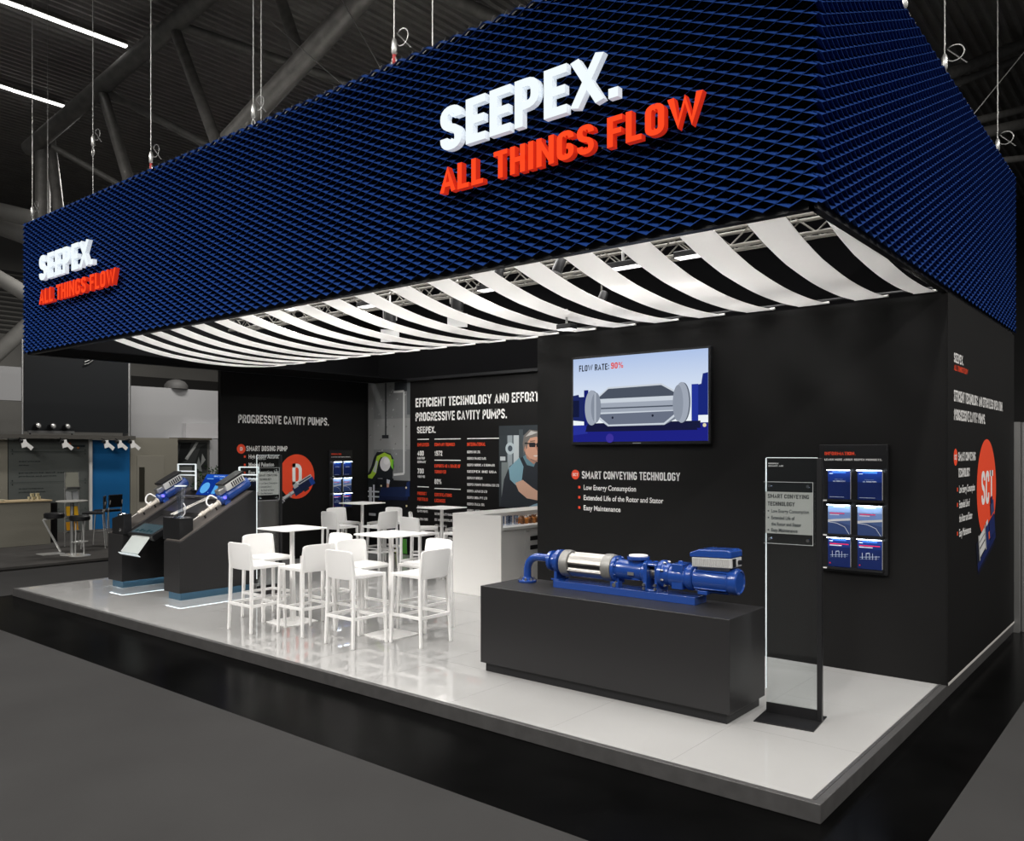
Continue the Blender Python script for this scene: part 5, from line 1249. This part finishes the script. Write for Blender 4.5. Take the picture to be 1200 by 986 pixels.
# =================================================================== NEIGHBOURING BOOTH (left background)
NZ = .04
def S(o, label=None, cat=None): return struct(o, label, cat)
greyw = pm('grey green info wall', (.115, .125, .118), .4); beige = pm('beige booth wall', (.26, .245, .20), .6); white_b = pm('booth white panel', (.42, .42, .425), .6)
mb = MB(); mb.box(-21.06, -21, 3.2, 5.12, NZ, 2.44)
iw = tag(mb.build('information_wall', greyw), 'grey green information wall of the neighbouring booth, with dark text lines', 'information wall')
p = Pic((-20.998, 3.2, NZ), UY, UZ, NL, 1.92, 2.4, .001)
tx = C(40, 50, 50); 
for y_, x_, w_ in ((.755, .12, .26), (.715, .12, .12), (.635, .12, .74), (.60, .12, .46), (.47, .12, .3), (.435, .12, .32), (.335, .12, .36), (.30, .12, .2), (.24, .12, .5)): p.low('products and services' if w_ > .3 else 'services', x_, y_, .014, w_, tx)
for y_ in (.86, .54, .22): p.r(.02, .98, y_, y_ + .004, C(70, 78, 76))
p.c(.745, .945, .022, C(206, 92, 52)); p.c(.86, .905, .016, C(190, 110, 50)); p.r(.77, .95, .915, .935, C(44, 52, 54)); p.c(.80, .558, .02, C(160, 54, 72))
for a in (.04, .95):
    for b in (.88, .84, .56, .52, .24, .2): p.c(a, b, .008, C(38, 42, 42))
p.build('printed_text', iw)
mb = MB(); mb.box(-20.98, -20.93, 5.12, 5.19, NZ, 2.44)
tag(mb.build('wall_post', M['white_lac']), 'white edge post between the grey information wall and the blue panel', 'post')
mb = MB(); mb.box(-21.06, -21, 5.2, 6.22, NZ, 2.42)
tag(mb.build('blue_panel', pm('royal blue panel', (.008, .14, .38), .5)), 'tall plain blue panel of the neighbouring booth', 'panel')
mb = MB(); mb.box(-21.4, -21, 1.4, 3.18, NZ, 2.42); S(mb.build('wall_booth', beige), 'beige booth wall left of the grey information wall', 'wall')
mb = MB(); mb.box(-21.3, -21, 6.24, 7.62, NZ, 2.5)
bw = S(mb.build('wall_booth', beige), 'beige booth wall right of the blue panel', 'wall')
mb = MB(); mb.box(-21, -20.985, 6.42, 7.2, NZ, 2.0); mb.build('wall_door_leaf', pm('beige door leaf', (.28, .265, .22), .55), bw, bevel=.004)
mb = MB(); mb.box(-20.985, -20.975, 6.48, 6.63, .72, 1.68); mb.build('door_slot_window', pm('dark slot glass', (.035, .033, .025), .3), bw)
mb = MB(); mb.box(-22.6, -21.3, 7.62, 9.4, NZ, 2.5); S(mb.build('wall_booth', white_b), 'white booth wall behind the machine poster', 'wall')
mb = MB(); mb.box(-22.0, -21.6, 6.5, 9.5, 2.5, 3.98); S(mb.build('wall_booth', white_b, None), 'large white upper panel above the neighbouring booth', 'wall')
mb = MB(); mb.box(-21.58, -21.4, 8.1, 9.5, 2.52, 2.95); S(mb.build('trim_3', pm('pale box', (.55, .54, .55), .6)), 'pale box panel on top of the booth wall', 'panel')
mb = MB(); mb.lathe([(.34, 0), (.33, .12), (.25, .22), (.1, .28), (.0, .29)], (-21.8, 8.0, 3.98), n=20)
tag(mb.build('lamp_dome', pm('grey dome', (.09, .088, .085), .6), smooth=True), 'grey dome sitting on the upper white panel', 'dome')
mp = Pic((-21.29, 7.66, .5), UY, UZ, NL, 1.1, 1.95, .002)
mp.r(0, 1, 0, 1, C(96, 96, 92)); mp.r(0, .95, .5, .97, C(58, 60, 60)); mp.p([(.05, .62), (.2, .95), (.5, .97), (.35, .7)], C(26, 28, 28)); mp.p([(.3, .72), (.62, .97), (.7, .97), (.38, .7)], C(150, 152, 150)); mp.p([(.55, .6), (.75, .9), (.95, .95), (.95, .55)], C(38, 40, 40)); mp.line([(.35, .74), (.6, .9)], .05, C(176, 178, 176)); mp.p([(.6, .55), (.7, .75), (.8, .52)], C(120, 124, 122)); mp.p([(.75, .6), (.8, .8), (.9, .7)], C(140, 142, 140)); mp.r(.0, .5, .0, .6, C(118, 117, 113)); mp.r(0, .02, 0, 1, C(50, 48, 44))
o = mp.build('machine_poster'); tag(o, 'large print of grey machinery on the white booth wall', 'poster')
m_ = MB(); m_.box(-21.298, -21.291, 7.63, 8.79, .48, 2.47); m_.build('poster_backing', M['alu'], o)
m_ = MB(); m_.box(-21.26, -21.18, 7.5, 8.8, 2.46, 2.52); m_.build('poster_rail', pm('bronze rail', (.14, .12, .09), .4, metal=.4), o)
mb = MB(); mb.box(-20.95, -20.72, 1.4, 6.25, 2.44, 2.54)
S(mb.build('trim_4', pm('brown grey lintel', (.10, .095, .085), .5)), 'horizontal lintel beam across the neighbouring booth', 'beam')
mb = MB(); mb.box(-24.2, -24, -1.0, 4.68, 3.55, 4.5); S(mb.build('wall_booth', white_b), 'pale upper panel at the far left edge beyond the banner', 'wall')
# hanging dark banner on poles
t = thing('hanging_banner', 'large dark slate blue banner hung above the neighbouring booth', 'banner', (-20.92, 4.82, 2.62))
m_ = MB(); m_.box(-.02, .02, -1.30, 1.31, 0, 2.14); m_.build('banner_cloth', pm('slate banner', (.0045, .0062, .008), .7), t)
for y in (-1.33, 1.35):
    m_ = MB(); m_.tube((0, y, -.08), (0, y, 2.3), .028 if y < 0 else .04, n=12); m_.build('banner_pole', M['alu'], t, smooth=True)
m_ = MB(); m_.path([(.05, .15, 1.85), (.05, .25, 1.90), (.05, .38, 2.0)], .012, n=6); m_.path([(.05, .13, 1.78), (.05, .25, 1.82), (.05, .38, 1.93)], .012, n=6); m_.build('hanging_loop', M['alu'], t)
# reception desk
t = thing('reception_desk', 'beige grey reception desk with pale wooden top in the neighbouring booth', 'desk', (-18.5, 2.1, NZ))
m_ = MB(); m_.box(-.28, .3, -1.3, .98, 0, .96); m_.build('front_panel', pm('desk beige', (.21, .20, .165), .5), t, bevel=.003)
m_ = MB(); m_.box(-.34, .34, -1.3, 1.0, .96, .99); m_.build('desk_top', M['ply'], t, bevel=.003)
m_ = MB(); m_.box(-.34, -.02, .98, 1.25, 0, .9); m_.build('return_side', M['black'], t)
for y in (.1, .55):
    m_ = MB(); m_.tube((.28, y, 0), (.28, y, .02), .02, n=8); m_.build('levelling_foot', M['chrome'], t)
rnd = random.Random(2)
for i in range(9):
    y = 2.72 + .055 * (i % 5) + (.03 if i > 4 else 0); z = NZ + .99 + (.075 if i > 4 else 0)
    mb = MB(); mb.lathe([(.02, 0), (.028, .07), (.03, .072), (.026, .072)], (-18.45 + .05 * (i % 2), y, z), n=12)
    tag(mb.build('paper_cup', C(206, 200, 170), smooth=True), ((ORD[i] if i else 'leftmost') + ' white cup in the lower row piled on the reception desk' if i < 5 else (ORD[i - 5] if i > 5 else 'leftmost') + ' white cup in the upper row piled on the reception desk'), 'cup', None, None)['group'] = 'cups piled on the reception desk'
mb = MB()
for k in range(3): mb.prism(rrect(-.12, .12, -.2, .2, .02), (-18.45, 1.95 + .04 * k, NZ + .99 + .012 * k), UX, UY, UZ, .011)
tag(mb.build('paper_stack', C(190, 184, 160)), 'low stack of papers lying on the reception desk', 'papers')
# round bar table
t = thing('round_bar_table', 'round pale bar table with silver column in the neighbouring booth', 'bar table', (-15.75, 2.52, NZ))
m_ = MB(); m_.lathe([(.27, 0), (.29, .006), (.29, .024), (.27, .03)], (0, 0, 1.06), n=32); m_.build('tabletop', pm('pale table top', (.42, .41, .38), .4), t, smooth=True)
m_ = MB(); m_.tube((0, 0, .02), (0, 0, 1.06), .036, n=16); m_.build('column', M['alu'], t, smooth=True)
m_ = MB(); m_.lathe([(.22, 0), (.22, .01), (.05, .03)], (0, 0, 0), n=28); m_.build('foot_disc', M['polished'], t, smooth=True)
t = thing('literature_rack', 'silver wire leaflet rack between desk and round bar table', 'leaflet rack', (-17.4, 3.2, NZ))
for y in (-.145, .145):
    m_ = MB(); m_.tube((0, y, 0), (0, y, 1.62), .012, n=8); m_.build('upright', M['alu'], t, smooth=True)
for z in (.30, .62, .95, 1.25):
    m_ = MB(); m_.box(-.06, .10, -.145, .145, z, z + .012); m_.box(.09, .10, -.145, .145, z, z + .05); m_.build('shelf', M['alu'], t)
def small_sheet(y, z, ww, hh, col, label, tilt=.25):
    R = Matrix.Translation((-17.36, y, z)) @ Matrix.Rotation(-tilt, 4, 'Y')
    mb = MB(); mb.box(0, .02, -ww / 2, ww / 2, 0, hh, mat=R); tag(mb.build('leaflet', col), label, 'leaflet', 'leaflets in the wire rack')
small_sheet(3.2, NZ + .312, .24, .22, C(198, 140, 30), 'yellow leaflet on the lowest shelf of the wire rack')
small_sheet(3.2, NZ + .632, .24, .24, C(206, 158, 34), 'yellow leaflet on the middle shelf of the wire rack')
small_sheet(3.13, NZ + .962, .11, .24, C(170, 172, 172), 'grey leaflet at the left of the upper shelf of the wire rack')
small_sheet(3.27, NZ + .962, .11, .24, C(160, 162, 164), 'grey leaflet at the right of the upper shelf of the wire rack')
small_sheet(3.2, NZ + 1.262, .28, .36, C(150, 150, 138), 'pale leaflet with dark curve on top of the wire rack')
# bar stools
t = thing('cantilever_stool', 'black seated stool on a slanted chrome leg in front of the reception desk', 'bar stool', (-16.2, 2.28, NZ))
m_ = MB(); m_.lathe([(.17, 0), (.19, .02), (.19, .09), (.17, .11), (.0, .115)], (0, .08, .72), n=24); m_.build('seat', M['black'], t, smooth=True)
m_ = MB(); m_.box(-.17, .17, -.20, .22, 0, .014); m_.build('foot_plate', M['polished'], t, bevel=.004)
m_ = MB(); m_.tube((0, .2, .03), (0, -.13, .70), .022, n=12); m_.build('slanted_leg', M['polished'], t, smooth=True)
m_ = MB(); m_.tube((0, -.13, .70), (0, .08, .725), .022, n=12); m_.build('seat_arm', M['polished'], t, smooth=True)
t = thing('chrome_stool', 'black round stool on twin chrome legs beside the round bar table', 'bar stool', (-15.45, 2.54, NZ))
m_ = MB(); m_.lathe([(.17, 0), (.19, .02), (.19, .08), (.17, .1), (.0, .105)], (0, 0, .70), n=24); m_.build('seat', M['black'], t, smooth=True)
for y in (-.07, .07):
    m_ = MB(); m_.tube((0, y * 1.2, .02), (0, y, .7), .014, n=10); m_.build('leg', M['polished'], t, smooth=True)
m_ = MB(); m_.lathe([(.2, 0), (.2, .012), (.04, .03)], (0, 0, 0), n=24); m_.build('foot_disc', M['polished'], t, smooth=True)
m_ = MB(); m_.path([(.11 * math.cos(a), .15 * math.sin(a), .28) for a in [i * 2 * PI / 20 for i in range(20)]], .01, n=8, closed=True); m_.build('foot_ring', M['polished'], t, smooth=True)
def chair(x, y, rz, label):
    t = thing('chrome_bar_chair', label, 'bar chair', (x, y, NZ), rz, 'black chairs before the blue panel')
    m_ = MB(); m_.box(-.2, .2, -.2, .2, .74, .79); m_.build('seat', M['black'], t, bevel=.015)
    m_ = MB(); m_.box(-.19, .19, -.025, .01, .84, 1.12, mat=Matrix.Translation((0, .22, 0)) @ Matrix.Rotation(0, 4, 'X')); m_.build('backrest', M['black'], t, bevel=.01)
    for s_ in (-1, 1):
        m_ = MB(); m_.path([(s_ * .17, .24, 1.0), (s_ * .18, .19, .76), (s_ * .19, .24, .02)], .012, n=8); m_.build('rear_leg', M['polished'], t, smooth=True)
        m_ = MB(); m_.path([(s_ * .18, -.17, .75), (s_ * .19, -.22, .02)], .012, n=8); m_.build('front_leg', M['polished'], t, smooth=True)
    m_ = MB(); m_.tube((-.19, -.2, .3), (.19, -.2, .3), .01, n=8); m_.build('foot_bar', M['polished'], t, smooth=True)
chair(-16.5, 3.27, -.5, 'black bar chair right of the round table, before the grey wall'); chair(-17.0, 3.80, -1.2, 'black bar chair with its back turned to the blue panel')
# booth spot lights with white flags
def flag(y, label, two=False):
    t = thing('arm_spotlight', label, 'spotlight', (-20.6, y, 2.40), 0, 'arm spotlights on the lintel')
    m_ = MB(); m_.tube((-.25, 0, .1), (.0, 0, .02), .012, n=8); m_.build('arm', M['black'], t)
    m_ = MB(); m_.lathe([(.02, 0), (.05, -.02), (.055, -.08)], (0, 0, .02), (.3, .2, 1), n=14); m_.build('lamp_head', M['black'], t, smooth=True)
    m_ = MB(); m_.add([(0, -.02, .0), (0, .1, .02), (.03, .14, -.16), (.03, .0, -.2)], [(0, 1, 2, 3)]); m_.add([(0, .02, -.06), (0, .06, .0), (.05, .26, -.18), (.05, .2, -.26)], [(0, 1, 2, 3)])
    m_.v += [(x - .008, yy, z) for x, yy, z in m_.v]; m_.f += [tuple(i + 8 for i in reversed(f)) for f in list(m_.f)]; m_.m += [0, 0]
    m_.build('white_flag', M['paper'], t, fix=False)
for y, l in ((3.35, 'arm spotlight with white flag at the left of the grey wall'), (4.3, 'arm spotlight with white flag near the orange logo'), (5.35, 'arm spotlight with white flag at the left of the blue panel'), (5.7, 'arm spotlight with white flag over the middle of the blue panel'), (6.05, 'arm spotlight with white flag at the right of the blue panel')): flag(y, l)
t = thing('lamp_bar', 'bar with black stage lamps standing on the lintel below the banner', 'lamp bar', (-20.80, 4.12, 2.54))
m_ = MB(); m_.box(-.03, .03, -.55, .55, .04, .1); m_.build('bar', M['alu'], t)
for y in (-.35, .0, .35):
    m_ = MB(); m_.lathe([(.05, -.09), (.08, -.05), (.08, .09), (.06, .09)], (0, y, .2), (.9, .2, .3), n=16); m_.build('lamp_head', M['black'], t, smooth=True)
    m_ = MB(); m_.lathe([(.055, 0), (.04, .01)], Vector((0, y, .2)) + Vector((.9, .2, .3)).normalized() * .09, (.9, .2, .3), n=16); m_.build('lens', M['polished'], t, smooth=True)
for y in (-.5, .5):
    m_ = MB(); m_.tube((0, y, 0), (0, y, .05), .02, n=8); m_.build('clamp', M['black'], t)
# right background beyond the stand
for (x0, x1, z0, z1, c, lab) in ((.6, 3.5, 2.45, 3.1, 'booth white panel', 'pale panel strip in the far right background'), (.6, 3.5, 3.5, 4.3, 'booth white panel', 'upper pale panel in the far right background'), (.6, 3.5, 0, 2.4, 'charcoal', 'dark booth wall in the far right background')):
    mb = MB(); mb.box(x0, x1, 13, 13.2, z0, z1); S(mb.build('wall_booth', white_b if c[0] == 'b' else M['black_cloth']), lab, 'wall')
